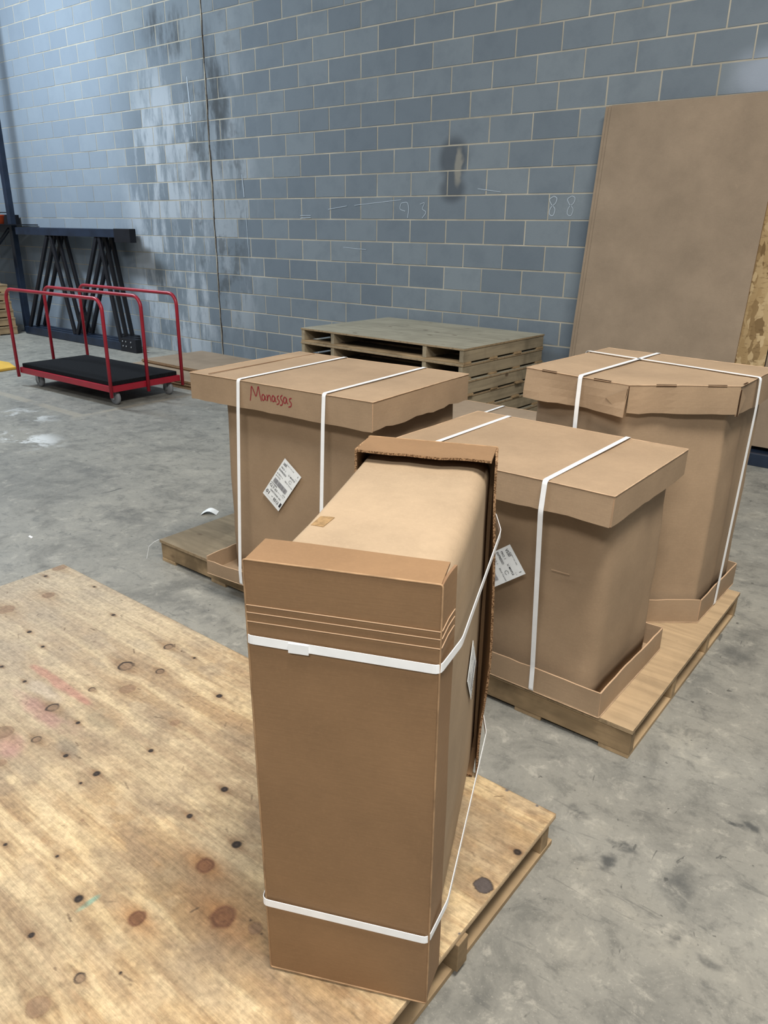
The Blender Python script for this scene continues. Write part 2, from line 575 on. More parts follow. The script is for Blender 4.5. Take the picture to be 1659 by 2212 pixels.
def panel(mb, c00, c10, c11, c01, t, nx=10, ny=4, warp=0.002, wave=0.0, seed=0.0, disp=None, torn=None):
    """thin sheet: c00-c10 the hinge edge, c01-c11 the free edge; thickness goes against the normal"""
    c00, c10, c11, c01 = map(Vector, (c00, c10, c11, c01))
    nrm = (c10 - c00).cross(c01 - c00).normalized()
    down = (c01 - c00).normalized()
    A, B = [], []
    for j in range(ny + 1):
        v = j / ny
        for i in range(nx + 1):
            u = i / nx
            p = (c00 * (1 - u) + c10 * u) * (1 - v) + (c01 * (1 - u) + c11 * u) * v
            d = warp * nz(p, 4.0, seed) * (0.25 + v)
            if disp:
                d += disp(u, v)
            q = p + nrm * d
            if j == ny and wave:
                q += down * wave * (nz(p, 14.0, seed + 5) + 0.6 * nz(p, 40.0, seed + 9))
            if j == ny and torn:
                q += down * torn(u)
            A.append(q)
            B.append(q - nrm * t)
    W = nx + 1
    n = len(A)
    fs = []
    for j in range(ny):
        for i in range(nx):
            a = j * W + i
            fs.append((a, a + 1, a + 1 + W, a + W))
    mb.add(A + B, fs, 0)
    o = len(mb.v) - 2 * n
    bf = [tuple(x + n + o for x in f)[::-1] for f in fs]
    mb.f += bf
    mb.m += [0] * len(bf)
    loop = [i for i in range(W)] + [j * W + nx for j in range(1, ny + 1)] + \
           [ny * W + i for i in range(nx - 1, -1, -1)] + [j * W for j in range(ny - 1, 0, -1)]
    rim = []
    for a, b in zip(loop, loop[1:] + loop[:1]):
        rim.append((a + o, a + n + o, b + n + o, b + o))
    mb.f += rim
    mb.m += [1] * len(rim)


def offset_poly(poly, d):
    """inset (d>0) a CCW polygon"""
    n = len(poly)
    out = []
    for i in range(n):
        p0, p1, p2 = Vector(poly[i - 1]), Vector(poly[i]), Vector(poly[(i + 1) % n])
        e1, e2 = (p1 - p0).normalized(), (p2 - p1).normalized()
        n1, n2 = Vector((-e1.y, e1.x)), Vector((-e2.y, e2.x))
        k = d / max(0.2, 1 + n1.dot(n2))
        out.append(p1 + (n1 + n2) * k)
    return out


def outline(poly, r, seg=6, per=7):
    """CCW polygon with rounded corners, edges subdivided"""
    n = len(poly)
    pts = []
    for i in range(n):
        p0, p1, p2 = Vector(poly[i - 1]), Vector(poly[i]), Vector(poly[(i + 1) % n])
        a, b = (p0 - p1).normalized(), (p2 - p1).normalized()
        ang = a.angle(b)
        r_ = r[i] if isinstance(r, (list, tuple)) else r
        L = min(r_ / math.tan(ang / 2), (p0 - p1).length * 0.45, (p2 - p1).length * 0.45)
        s, e = p1 + a * L, p1 + b * L
        for j in range(seg + 1):
            t = j / seg
            pts.append((1 - t) ** 2 * s + 2 * t * (1 - t) * p1 + t * t * e)
        nxt = Vector(poly[(i + 2) % n])
        c, d = (p1 - p2).normalized(), (nxt - p2).normalized()
        r2 = r[(i + 1) % n] if isinstance(r, (list, tuple)) else r
        L2 = min(r2 / math.tan(c.angle(d) / 2), (p1 - p2).length * 0.45, (nxt - p2).length * 0.45)
        e2 = p2 + c * L2
        for j in range(1, per):
            pts.append(e.lerp(e2, j / per))
    return pts


def shell(mb, poly, z0, z1, r, rings=9, warp=0.004, seed=0.0, per=8, bulge=None, close=True):
    """upright tube of a rounded polygon with softly dented sides, closed at both ends"""
    o = outline(poly, r, 6, per)
    n = len(o)
    ctr = sum((Vector(p) for p in o), Vector((0, 0))) / n
    vs = []
    for j in range(rings + 1):
        z = z0 + (z1 - z0) * j / rings
        for p in o:
            d = (p - ctr).normalized()
            k = warp * nz((p.x, p.y, z), 3.0, seed) + warp * 0.5 * nz((p.x, p.y, z), 8.0, seed)
            q = p + d * k
            if bulge:
                q = bulge(q, z)
            vs.append((q.x, q.y, z))
    fs = []
    for j in range(rings):
        for i in range(n):
            a, b = j * n + i, j * n + (i + 1) % n
            fs.append((a, b, b + n, a + n))
    if close:
        fs.append(tuple(range(n))[::-1])
        fs.append(tuple(range(rings * n, (rings + 1) * n)))
    mb.add(vs, fs)


def cap(parent, name, poly, zf, h, sgn, mat='card', t=0.005, wave=0.003, warp=0.004, seed=0.0, T=None,
        label=None, disps=None, torns=None, hs=None, flat=(), edge='crease', fold='fold'):
    """folded lid or tray: a face panel at zf plus one flap along each edge reaching zf - sgn*h"""
    n = len(poly)
    mb = MB()
    rings = [0.0, 0.25, 0.5, 0.75, 0.92, 1.0]
    ctr = sum((Vector(p) for p in poly), Vector((0, 0))) / n
    o = outline(poly, 0.004, 2, 9)
    k = len(o)
    vs, fs = [], []
    for s in rings[1:]:
        for p in o:
            q = ctr.lerp(p, s)
            dz = (warp if sgn > 0 and abs(zf) > 0.01 else 0.0008) * nz((q.x, q.y, 0), 3.5, seed) * (1.0 if s < 0.99 else 0.35)
            vs.append((q.x, q.y, zf + dz))
    vs.append((ctr.x, ctr.y, zf + warp * nz((ctr.x, ctr.y, 0), 3.5, seed)))
    m = len(vs)
    R_ = len(rings) - 1
    for j in range(R_ - 1):
        for i in range(k):
            a, b = j * k + i, j * k + (i + 1) % k
            fs.append((a, b, b + k, a + k))
    for i in range(k):
        fs.append((m - 1, (i + 1) % k, i)[::-1])
    bot = [(v[0], v[1], v[2] - sgn * t) for v in vs]
    mb.add(vs + bot, fs + [tuple(x + m for x in f)[::-1] for f in fs])
    e = (R_ - 1) * k
    mb.add([], [])
    rim = []
    for i in range(k):
        a, b = e + i, e + (i + 1) % k
        rim.append((a, b, b + m, a + m))
    mb.f += rim
    mb.m += [0] * len(rim)
    face = mb.build(name, mat, parent, bevel=0.0016, T=T)
    if label:
        face['label'] = label
    f = MB()
    q = [Vector((p.x, p.y, v[2])) for p, v in zip(o, vs[(R_ - 1) * k:R_ * k])]
    f.tube(q + [q[0]], 0.0019, 6, False)
    f.build('fold_line', fold, face, smooth=True, T=T)
    for i in range(n):
        p0, p1 = Vector(poly[i]), Vector(poly[(i + 1) % n])
        d = (p1 - p0).normalized()
        hh = hs[i] if hs else h
        a, b = p0 + d * 0.0025, p1 - d * 0.0025
        za, zb = zf - sgn * t * 0.5, zf - sgn * hh
        q = [(a.x, a.y, za), (b.x, b.y, za), (b.x, b.y, zb), (a.x, a.y, zb)]
        if sgn > 0:
            q = [q[1], q[0], q[3], q[2]]
        f = MB()
        panel(f, *q, t, max(6, int((p1 - p0).length / 0.04)), 4, 0.0 if i in flat else warp, wave, seed + i * 3.1,
              disps[i] if disps and disps[i] else None, torns[i] if torns and torns[i] else None)
        f.build('flap', [mat, edge], face, T=T)
    return face


def fillet(pts, r=0.01, seg=4, closed=True):
    out = []
    n = len(pts)
    for i in range(n):
        p1 = Vector(pts[i])
        if not closed and i in (0, n - 1):
            out.append(p1)
            continue
        p0, p2 = Vector(pts[i - 1]), Vector(pts[(i + 1) % n])
        a, b = (p0 - p1), (p2 - p1)
        L = min(r, a.length * 0.4, b.length * 0.4)
        s, e = p1 + a.normalized() * L, p1 + b.normalized() * L
        for j in range(seg + 1):
            t = j / seg
            out.append((1 - t) ** 2 * s + 2 * t * (1 - t) * p1 + t * t * e)
    return out


def strap(parent, pts, wdir, w=0.015, t=0.0012, closed=True, T=None, name='strap', mat='strap', r=0.012):
    """flat band along a planar loop; wdir = normal of the loop's plane"""
    P = fillet(pts, r, 4, closed)
    wd = Vector(wdir).normalized()
    n = len(P)
    vs = []
    for i, p in enumerate(P):
        a = P[i - 1] if (closed or i) else p
        b = P[(i + 1) % n] if (closed or i < n - 1) else p
        tg = (b - a).normalized()
        out = tg.cross(wd).normalized()
        for so, sw in ((0, -1), (0, 1), (1, 1), (1, -1)):
            vs.append(p + wd * (sw * w / 2) + out * (so * t))
    fs = []
    rng = range(n if closed else n - 1)
    for i in rng:
        j = (i + 1) % n
        for q in range(4):
            fs.append((i * 4 + q, i * 4 + (q + 1) % 4, j * 4 + (q + 1) % 4, j * 4 + q))
    if not closed:
        fs += [(0, 1, 2, 3), tuple((n - 1) * 4 + q for q in (3, 2, 1, 0))]
    mb = MB()
    mb.add(vs, fs)
    return mb.build(name, mat, parent, T=T)


def text_geo(mb, s, size, x, y, z=0.0, sx=1.0, bold=False, mi=0):
    """flat lettering added to mb in its xy plane, lower left at (x, y)"""
    cu = bpy.data.curves.new('lettering', 'FONT')
    cu.body = s
    cu.size = size
    cu.resolution_u = 2
    if bold:
        cu.offset = size * 0.012
    o = bpy.data.objects.new('lettering', cu)
    COL.objects.link(o)
    dg = bpy.context.evaluated_depsgraph_get()
    me = bpy.data.meshes.new_from_object(o.evaluated_get(dg))
    mb.add([(x + v.co.x * sx, y + v.co.y, z) for v in me.vertices], [tuple(p.vertices) for p in me.polygons], mi)
    bpy.data.objects.remove(o)
    bpy.data.curves.remove(cu)
    bpy.data.meshes.remove(me)


def shipping_label(parent, T, w=0.105, h=0.212, code='SEK', text='white paper shipping label with black print'):
    """printed sheet in its own plane: x right along the text, y up, front = +z"""
    mb = MB()
    panel(mb, (-w / 2, h / 2, 0), (-w / 2, -h / 2, 0), (w / 2, -h / 2, 0), (w / 2, h / 2, 0), 0.0006, 8, 4, 0.0006)
    lab = mb.build('shipping_label', 'paper', parent, T=T @ Matrix.Translation((0, 0, 0.0014)))
    lab['label'] = text
    p = MB()
    L, z = -w / 2, 0.0026
    top = h / 2
    text_geo(p, 'PROJECT NO. LINE', 0.0055, L + 0.022, top - 0.014, z)
    text_geo(p, code, 0.016, L + 0.008, top - 0.026, z, 0.8, True)
    text_geo(p, '1', 0.013, L + 0.090, top - 0.018, z, 1, True)
    text_geo(p, '1 1', 0.008, L + 0.088, top - 0.034, z)
    text_geo(p, 'PRO 1', 0.012, L + 0.008, top - 0.046, z, 0.9)
    text_geo(p, 'L/ MAPLE', 0.010, L + 0.054, top - 0.046, z, 1, True)
    text_geo(p, 'EXPRESSO', 0.012, L + 0.005, top - 0.062, z, 0.8, True)
    text_geo(p, '# PRO 1', 0.010, L + 0.006, top - 0.082, z)
    text_geo(p, '# 0102', 0.010, L + 0.006, top - 0.095, z)
    text_geo(p, 'Blind Corner', 0.009, L + 0.055, top - 0.082, z)
    # round mark
    for i in range(14):
        a0, a1 = i / 14 * 5.2 + 0.6, (i + 1) / 14 * 5.2 + 0.6
        q = [(0.0075 * math.cos(a0), 0.0075 * math.sin(a0)), (0.0075 * math.cos(a1), 0.0075 * math.sin(a1)),
             (0.0062 * math.cos(a1), 0.0062 * math.sin(a1)), (0.0062 * math.cos(a0), 0.0062 * math.sin(a0))]
        p.add([(L + 0.078 + x, top - 0.062 + y, z) for x, y in q], [(0, 1, 2, 3)], 0)
    # bar code
    rnd = random.Random(3)
    x = L + 0.010
    while x < L + 0.088:
        bw = rnd.choice((0.0007, 0.0007, 0.0014, 0.002))
        p.add([(x, top - 0.128, z), (x + bw, top - 0.128, z), (x + bw, top - 0.104, z), (x, top - 0.104, z)], [(0, 1, 2, 3)], 1)
        x += bw + rnd.choice((0.0007, 0.0012))
    text_geo(p, '# 8728898', 0.008, L + 0.006, top - 0.138, z, 1, True)
    text_geo(p, '0719', 0.011, L + 0.080, top - 0.142, z, 0.7)
    text_geo(p, 'CLT-01', 0.017, L + 0.005, top - 0.155, z, 0.9, True)
    text_geo(p, 'order 1 of 1 line', 0.006, L + 0.052, top - 0.150, z)
    text_geo(p, 'GASTONIA NC', 0.011, L + 0.020, top - 0.171, z, 0.9, True)
    text_geo(p, '01', 0.024, L + 0.006, top - 0.195, z, 0.95, True)
    text_geo(p, 'of', 0.010, L + 0.040, top - 0.191, z)
    p.add([(L + 0.092, top - 0.199, z), (L + 0.101, top - 0.199, z), (L + 0.101, top - 0.176, z), (L + 0.092, top - 0.176, z)], [(0, 1, 2, 3)], 0)
    text_geo(p, '0512', 0.022, L + 0.054, top - 0.197, z, 0.72, True)
    p.add([(L + 0.004, top - 0.203, z), (L + 0.085, top - 0.203, z), (L + 0.085, top - 0.2022, z), (L + 0.004, top - 0.2022, z)], [(0, 1, 2, 3)], 1)
    o = p.build('label_print', ['ink', 'grey_ink'], lab, T=T)
    return lab


# ------------------------------------------------------------------ the setting: floor and block wall
mb = MB()
mb.add([(-16, -4, 0), (5, -4, 0), (5, D_WALL + 0.25, 0), (-16, D_WALL + 0.25, 0),
        (-16, -4, -0.2), (5, -4, -0.2), (5, D_WALL + 0.25, -0.2), (-16, D_WALL + 0.25, -0.2)],
       [(0, 1, 2, 3), (4, 7, 6, 5), (0, 4, 5, 1), (1, 5, 6, 2), (2, 6, 7, 3), (3, 7, 4, 0)])
tag(mb.build('floor', 'floor'), 'stained grey concrete warehouse floor slab', None, kind='structure')

WALL_X0, WALL_X1, WALL_TOP = -15.4, 3.0, 5.08
mb = MB()
mb.box(WALL_X0, WALL_X1, D_WALL + 0.0025, D_WALL + 0.22, 0, WALL_TOP)
wall = tag(mb.build('wall_back', 'mortar'), 'grey concrete block wall with pale mortar joints and white stains', None, kind='structure')
U0, HB, JX = -6.5435, 0.2032, -7.343
J = 0.0098 / 2


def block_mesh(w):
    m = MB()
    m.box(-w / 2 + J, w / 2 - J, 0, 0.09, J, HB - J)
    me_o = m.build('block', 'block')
    bm = bmesh.new()
    bm.from_mesh(me_o.data)
    es = [e for e in bm.edges if all(abs(v.co.y) < 1e-5 for v in e.verts)]
    bmesh.ops.bevel(bm, geom=es, offset=0.003, segments=1, affect='EDGES')
    bm.to_mesh(me_o.data)
    bm.free()
    me = me_o.data
    bpy.data.objects.remove(me_o)
    return me


def project(x, y, z):
    d = Vector((x, y, z - CAM_H))
    q = d.dot(fw)
    return 829.5 + FPX * d.dot(CX) / q, 1106 - FPX * d.dot(CY) / q


BM = {}
cells = []
for k in range(25):
    z = HB * k
    par = 0 if (k - 7) % 2 == 0 else 1
    i = -46 + par
    while U0 + HB * i < WALL_X1:
        a, b = i, i + 2
        if a < -4 < b:
            segs = [(a, -4), (-4, b)]
        else:
            segs = [(a, b)]
        for (p, q) in segs:
            x0, x1 = U0 + HB * p, U0 + HB * q
            if q == -4:
                x1 -= 0.004
            if p == -4:
                x0 += 0.004
            if x1 < WALL_X1 and x0 > WALL_X0:
                cells.append((x0, x1, z, (q - p, p == -4, q == -4)))
        i += 2


def vis(c):
    x0, x1, z, _ = c
    cs = [project(x, D_WALL, zz) for x in (x0, x1) for zz in (z, z + HB)]
    cx, cy = sum(p[0] for p in cs) / 4, sum(p[1] for p in cs) / 4
    if not (-40 < cx < 1700 and -40 < cy < 800):
        return 0
    if cx > 1340 and cy > 240 or (cx > 660 and cy > 790):
        return 0.01
    return (max(p[0] for p in cs) - min(p[0] for p in cs)) * (max(p[1] for p in cs) - min(p[1] for p in cs))


cells.sort(key=vis, reverse=True)
rb = random.Random(11)
rest = MB()
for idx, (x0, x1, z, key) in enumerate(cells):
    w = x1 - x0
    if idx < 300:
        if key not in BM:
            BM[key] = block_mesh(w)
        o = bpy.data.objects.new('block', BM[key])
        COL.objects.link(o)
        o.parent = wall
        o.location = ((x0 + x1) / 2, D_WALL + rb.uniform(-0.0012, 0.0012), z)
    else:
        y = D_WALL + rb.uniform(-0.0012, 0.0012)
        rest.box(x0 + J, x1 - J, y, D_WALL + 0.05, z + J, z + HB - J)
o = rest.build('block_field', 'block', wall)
o['kind'] = 'stuff'
mb = MB()
pts = [(JX + 0.004 * math.sin(z * 7) + 0.003 * math.sin(z * 23), z) for z in np.arange(0, 5.05, 0.05)]
for (xa, za), (xb, zb) in zip(pts, pts[1:]):
    w0 = 0.0035 + 0.0035 * abs(math.sin(za * 5.1)) + 0.003 * abs(math.sin(za * 13))
    mb.add([(xa - w0, D_WALL - 0.0022, za), (xa + w0, D_WALL - 0.0022, za), (xb + w0, D_WALL - 0.0022, zb), (xb - w0, D_WALL - 0.0022, zb),
            (xa - w0, D_WALL + 0.01, za), (xa + w0, D_WALL + 0.01, za), (xb + w0, D_WALL + 0.01, zb), (xb - w0, D_WALL + 0.01, zb)],
           [(0, 1, 2, 3), (0, 4, 5, 1), (2, 6, 7, 3), (1, 5, 6, 2), (0, 3, 7, 4)])
mb.build('control_joint', simple('joint_filler', (0.045, 0.036, 0.030), 0.9, 0.1, var=0.6, scale=20), wall)


def stroke(mb, pts, w, y):
    """hand-drawn chalk or marker line in the xz plane"""
    pts = [Vector((p[0], 0, p[1])) for p in pts]
    n = len(pts)
    vs = []
    for i, p in enumerate(pts):
        d = (pts[min(i + 1, n - 1)] - pts[max(i - 1, 0)]).normalized()
        s = Vector((-d.z, 0, d.x)) * w / 2
        for k in (-1, 1):
            q = p + s * k
            vs.append((q.x, y, q.z))
    mb.add(vs, [(2 * i, 2 * i + 1, 2 * i + 3, 2 * i + 2) for i in range(n - 1)])


def curve(pts, n=8):
    """Catmull-Rom through the points"""
    P = [Vector((p[0], p[1])) for p in pts]
    P = [P[0] * 2 - P[1]] + P + [P[-1] * 2 - P[-2]]
    out = []
    for i in range(1, len(P) - 2):
        for k in range(n):
            t = k / n
            a, b, c, d = P[i - 1], P[i], P[i + 1], P[i + 2]
            out.append(0.5 * ((2 * b) + (c - a) * t + (2 * a - 5 * b + 4 * c - d) * t * t + (3 * b - a - 3 * c + d) * t ** 3))
    out.append(P[-2])
    return out


ch = MB()
yc = D_WALL - 0.0035
EIGHT = [(0.5, 1.0), (0.1, 0.85), (0.3, 0.6), (0.7, 0.35), (0.55, 0.02), (0.2, 0.1), (0.25, 0.4), (0.7, 0.65), (0.8, 0.9), (0.5, 1.0)]
for ox in (-3.09, -2.93):
    stroke(ch, curve([(ox + x * 0.09, 1.66 + z * 0.15) for x, z in EIGHT]), 0.006, yc)
stroke(ch, curve([(-4.62, 1.77), (-4.55, 1.775), (-4.53, 1.72), (-4.54, 1.64)]), 0.006, yc)
stroke(ch, curve([(-4.62, 1.77), (-4.63, 1.72), (-4.57, 1.70)]), 0.006, yc)
stroke(ch, curve([(-4.40, 1.76), (-4.35, 1.77), (-4.37, 1.72), (-4.33, 1.69), (-4.37, 1.64)]), 0.006, yc)
stroke(ch, [(-5.20, 1.755), (-4.62, 1.80)], 0.005, yc)
stroke(ch, [(-5.55, 1.72), (-5.30, 1.75)], 0.006, yc)
stroke(ch, [(-5.95, 1.66), (-5.80, 1.66)], 0.006, yc)
stroke(ch, [(-5.95, 1.635), (-5.80, 1.64)], 0.006, yc)
stroke(ch, [(-5.35, 1.36), (-5.05, 1.345)], 0.005, yc)
stroke(ch, [(-3.78, 1.88), (-3.55, 1.85)], 0.005, yc)
stroke(ch, [(-6.83, 2.08), (-6.81, 1.85)], 0.012, yc)
stroke(ch, [(-6.80, 1.75), (-6.78, 1.22)], 0.006, yc)
stroke(ch, [(-7.66, 3.10), (-7.64, 2.72)], 0.014, yc)
stroke(ch, [(-7.64, 2.70), (-7.63, 2.50)], 0.009, yc)
ch.build('chalk_marks', 'chalk', wall)['label'] = 'white chalk figures and streaks'

# ------------------------------------------------------------------ long plywood platform in the foreground
PZ = 0.112
PLY = 0.016
platform = thing('plywood_platform', 'long low pallet decked with one knotty stained plywood sheet, lone leaning-strapped carton standing on it', 'pallet', (-1.821, 0.906, 0))
platform['label'] = 'long low pallet decked with one big knotty pink-stained plywood sheet'
KN = [(-2.084, 1.381, 0.0139, 2), (-1.951, 1.392, 0.0047, 1), (-2.091, 1.207, 0.0212, 2), (-1.972, 1.262, 0.0118, 2), (-1.966, 1.13, 0.0189, 0), (-2.054, 1.054, 0.0094, 2), (-1.702, 1.297, 0.0087, 1), (-2.436, 1.09, 0.0055, 1), (-2.27, 0.936, 0.0057, 1), (-2.06, 0.92, 0.0157, 2), (-1.927, 0.928, 0.0059, 1), (-1.949, 0.806, 0.0113, 2), (-2.058, 0.76, 0.0229, 0), (-2.419, 0.931, 0.0052, 1), (-1.925, 0.689, 0.0108, 0), (-1.676, 0.836, 0.0085, 1), (-1.642, 0.991, 0.0061, 1), (-1.35, 1.022, 0.0083, 1), (-1.343, 0.899, 0.0069, 1), (-1.174, 0.912, 0.0095, 1), (-1.183, 0.821, 0.0174, 3), (-1.618, 0.55, 0.0042, 1), (-1.484, 0.612, 0.0037, 1), (-1.33, 0.577, 0.0087, 1), (-1.182, 0.631, 0.0152, 3), (-1.038, 0.754, 0.023, 3), (-0.983, 0.786, 0.0025, 1), (-0.939, 0.778, 0.0025, 1), (-1.324, 0.462, 0.0058, 1), (-1.151, 0.474, 0.0097, 2), (-1.16, 0.39, 0.0172, 0), (-2.45, 1.388, 0.0067, 1), (-2.985, 1.399, 0.0066, 1), (-2.805, 1.313, 0.0188, 0), (-2.818, 1.14, 0.0263, 0), (-2.576, 1.112, 0.0071, 1), (-1.813, 0.822, 0.0066, 1), (-1.697, 1.117, 0.0106, 0), (-1.675, 0.787, 0.0037, 1), (-1.097, 0.533, 0.0027, 1), (-2.73, 1.477, 0.0048, 1), (-3.02, 1.483, 0.022, 0), (-0.96, 0.779, 0.0126, 0), (-1.545, 0.715, 0.0039, 0), (-0.63, 1.196, 0.0167, 4), (-0.617, 1.335, 0.0083, 1), (-0.747, 1.51, 0.0035, 5), (-0.655, 1.51, 0.0034, 5), (-0.602, 1.051, 0.0027, 5)]


def vnoise(X, Y, seed):
    rg = np.random.RandomState(seed)
    tab = rg.rand(256, 256)
    xi, yi = np.floor(X).astype(int), np.floor(Y).astype(int)
    fx, fy = X - xi, Y - yi
    fx, fy = fx * fx * (3 - 2 * fx), fy * fy * (3 - 2 * fy)
    g = lambda a, b: tab[a % 256, b % 256]
    return (g(xi, yi) * (1 - fx) + g(xi + 1, yi) * fx) * (1 - fy) + (g(xi, yi + 1) * (1 - fx) + g(xi + 1, yi + 1) * fx) * fy


def fbm(X, Y, seed, oct=4):
    s, a, t = 0, 1.0, 0
    for i in range(oct):
        s = s + a * vnoise(X * 2 ** i, Y * 2 ** i, seed + i)
        t += a
        a *= 0.55
    return s / t


def knotty_sheet(parent, x0, x1, y0, y1, z0, z1, step=0.0026):
    """plywood sheet whose face carries grain, knots and stains as a per-vertex wood tint"""
    nx, ny = int((x1 - x0) / step), int((y1 - y0) / step)
    xs, ys = np.linspace(x0, x1, nx + 1), np.linspace(y0, y1, ny + 1)
    X, Y = np.meshgrid(xs, ys)
    # grain bends round every knot
    GY = Y + 0.035 * (fbm(X * 2.2, Y * 3, 21) - 0.5)
    for kx, ky, kr, kt in KN:
        if kt in (0, 2, 3) or kr > 0.008:
            dx, dy = X - kx, Y - ky
            GY = GY + np.sign(dy) * kr * 1.2 * np.exp(-(dx / (kr * 4)) ** 2 - (dy / (kr * 3)) ** 2) * -1
    c0 = np.array([0.545, 0.415, 0.240])
    C = np.ones(X.shape + (3,)) * c0

    def mix(w, col):
        nonlocal C
        C = C * (1 - w[..., None]) + np.array(col) * w[..., None]
    g1 = fbm(X * 1.1, GY * 16, 3, 5)
    g2 = fbm(X * 3.0, GY * 60, 8, 4)
    b1 = fbm(X * 3.0, Y * 4.5, 14, 4)
    b2 = fbm(X * 6 + 3, Y * 11, 31, 4)
    sm = lambda v, a, b: np.clip((v - a) / (b - a), 0, 1) ** 2 * (3 - 2 * np.clip((v - a) / (b - a), 0, 1))
    g3 = fbm(X * 2.0 + 9, GY * 34, 17, 4)
    b3 = fbm(X * 13 + 5, Y * 20, 41, 4)
    mix(sm(g1, 0.46, 0.64) * 0.75, (0.315, 0.200, 0.100))
    mix(sm(g1, 0.50, 0.32) * 0.60, (0.585, 0.455, 0.275))
    mix(sm(g3, 0.52, 0.66) * 0.45, (0.300, 0.190, 0.100))
    mix(sm(g2, 0.52, 0.72) * 0.50, (0.290, 0.180, 0.095))
    mix(sm(b1, 0.50, 0.70) * 0.50, (0.285, 0.225, 0.155))
    mix(sm(b2, 0.52, 0.68) * 0.50, (0.235, 0.175, 0.118))
    mix(sm(b3, 0.54, 0.70) * 0.34, (0.250, 0.170, 0.100))
    mix(sm(b3, 0.46, 0.30) * 0.30, (0.600, 0.475, 0.300))
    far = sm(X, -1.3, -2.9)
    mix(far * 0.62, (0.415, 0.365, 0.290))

    def blob(cx, cy, rx, ry, col, a, seed):
        n = fbm(X * 9, Y * 14, seed, 4)
        d = np.sqrt(((X - cx) / rx) ** 2 + ((Y - cy) / ry) ** 2) + (n - 0.5) * 1.2
        mix(sm(d, 1.0, 0.35) * a, col)
    blob(-2.14, 1.004, 0.20, 0.022, (0.40, 0.165, 0.140), 0.55, 50)
    blob(-2.08, 0.89, 0.22, 0.045, (0.38, 0.185, 0.175), 0.50, 51)
    blob(-1.98, 0.735, 0.10, 0.06, (0.40, 0.19, 0.19), 0.5, 52)
    blob(-2.16, 0.95, 0.14, 0.035, (0.47, 0.40, 0.32), 0.55, 53)
    blob(-1.90, 0.97, 0.12, 0.05, (0.20, 0.165, 0.115), 0.5, 54)
    blob(-1.225, 0.755, 0.05, 0.09, (0.24, 0.175, 0.105), 0.55, 55)
    blob(-1.58, 1.24, 0.15, 0.035, (0.38, 0.255, 0.145), 0.5, 56)
    blob(-1.82, 0.84, 0.07, 0.04, (0.15, 0.125, 0.10), 0.55, 57)
    blob(-1.303, 0.585, 0.011, 0.034, (0.16, 0.34, 0.27), 0.75, 58)
    blob(-2.80, 1.28, 0.16, 0.06, (0.37, 0.28, 0.19), 0.5, 59)
    blob(-0.80, 1.36, 0.16, 0.09, (0.30, 0.235, 0.155), 0.5, 60)
    blob(-0.74, 1.15, 0.12, 0.12, (0.33, 0.265, 0.165), 0.5, 61)
    wob = fbm(X * 60, Y * 60, 77, 3)
    for kx, ky, kr, kt in KN:
        kr *= 1.28
        m = (abs(X - kx) < kr * 6 + 0.02) & (abs(Y - ky) < kr * 4 + 0.02)
        if not m.any():
            continue
        sub = C[m]
        dx, dy = (X[m] - kx), (Y[m] - ky)
        d = np.sqrt(dx * dx + dy * dy) / kr * (1 + 0.35 * (wob[m] - 0.5))
        halo = np.clip(np.exp(-((dx / (kr * 2.0)) ** 2 + (dy / (kr * 1.5)) ** 2)) + 0.7 * np.exp(-((dx / (kr * 4.5)) ** 2 + (dy / (kr * 0.6)) ** 2)), 0, 1)

        def mx(w, col):
            nonlocal sub
            sub = sub * (1 - w[:, None]) + np.array(col) * w[:, None]
        if kt == 0:
            mx(halo * 0.4, (0.26, 0.165, 0.085))
            mx(sm(d, 1.15, 0.8) * 0.62, (0.205, 0.125, 0.080))
            mx(sm(abs(d - 1.0), 0.14, 0.0) * 0.4, (0.17, 0.09, 0.05))
        elif kt == 1:
            mx(halo * 0.70, (0.20, 0.120, 0.065))
            mx(sm(d, 1.15, 0.75) * 0.98, (0.022, 0.016, 0.014))
            mx(sm(d, 0.45, 0.1) * 0.25, (0.12, 0.085, 0.06))
        elif kt == 2:
            mx(halo * 0.60, (0.21, 0.125, 0.065))
            mx(sm(d, 1.1, 0.8) * 0.62, (0.20, 0.130, 0.085))
            ring = sm(abs(d - 0.92), 0.27, 0.03) * np.clip(0.85 + 0.6 * (-dx / kr), 0.25, 1)
            mx(ring * 0.97, (0.025, 0.018, 0.016))
        elif kt == 3:
            mx(np.clip(np.exp(-((dx / (kr * 3.4)) ** 2 + (dy / (kr * 1.3)) ** 2)), 0, 1) * 0.75, (0.33, 0.155, 0.055))
            mx(sm(d, 1.2, 0.85) * 0.85, (0.165, 0.075, 0.038))
            mx(sm(abs(d - 0.78), 0.18, 0.0) * 0.55, (0.12, 0.052, 0.03))
            mx(sm(abs(d - 0.42), 0.13, 0.0) * 0.35, (0.14, 0.06, 0.035))
        elif kt == 4:
            mx(halo * 0.30, (0.32, 0.20, 0.10))
            mx(sm(d, 1.1, 0.92), (0.085, 0.070, 0.066))
            mx(sm(abs(d - 1.0), 0.12, 0.0) * 0.85, (0.03, 0.022, 0.02))
        else:
            mx(sm(d, 1.2, 0.8), (0.12, 0.115, 0.12))
        C[m] = sub
    # short scratches and specks
    rg = np.random.RandomState(5)
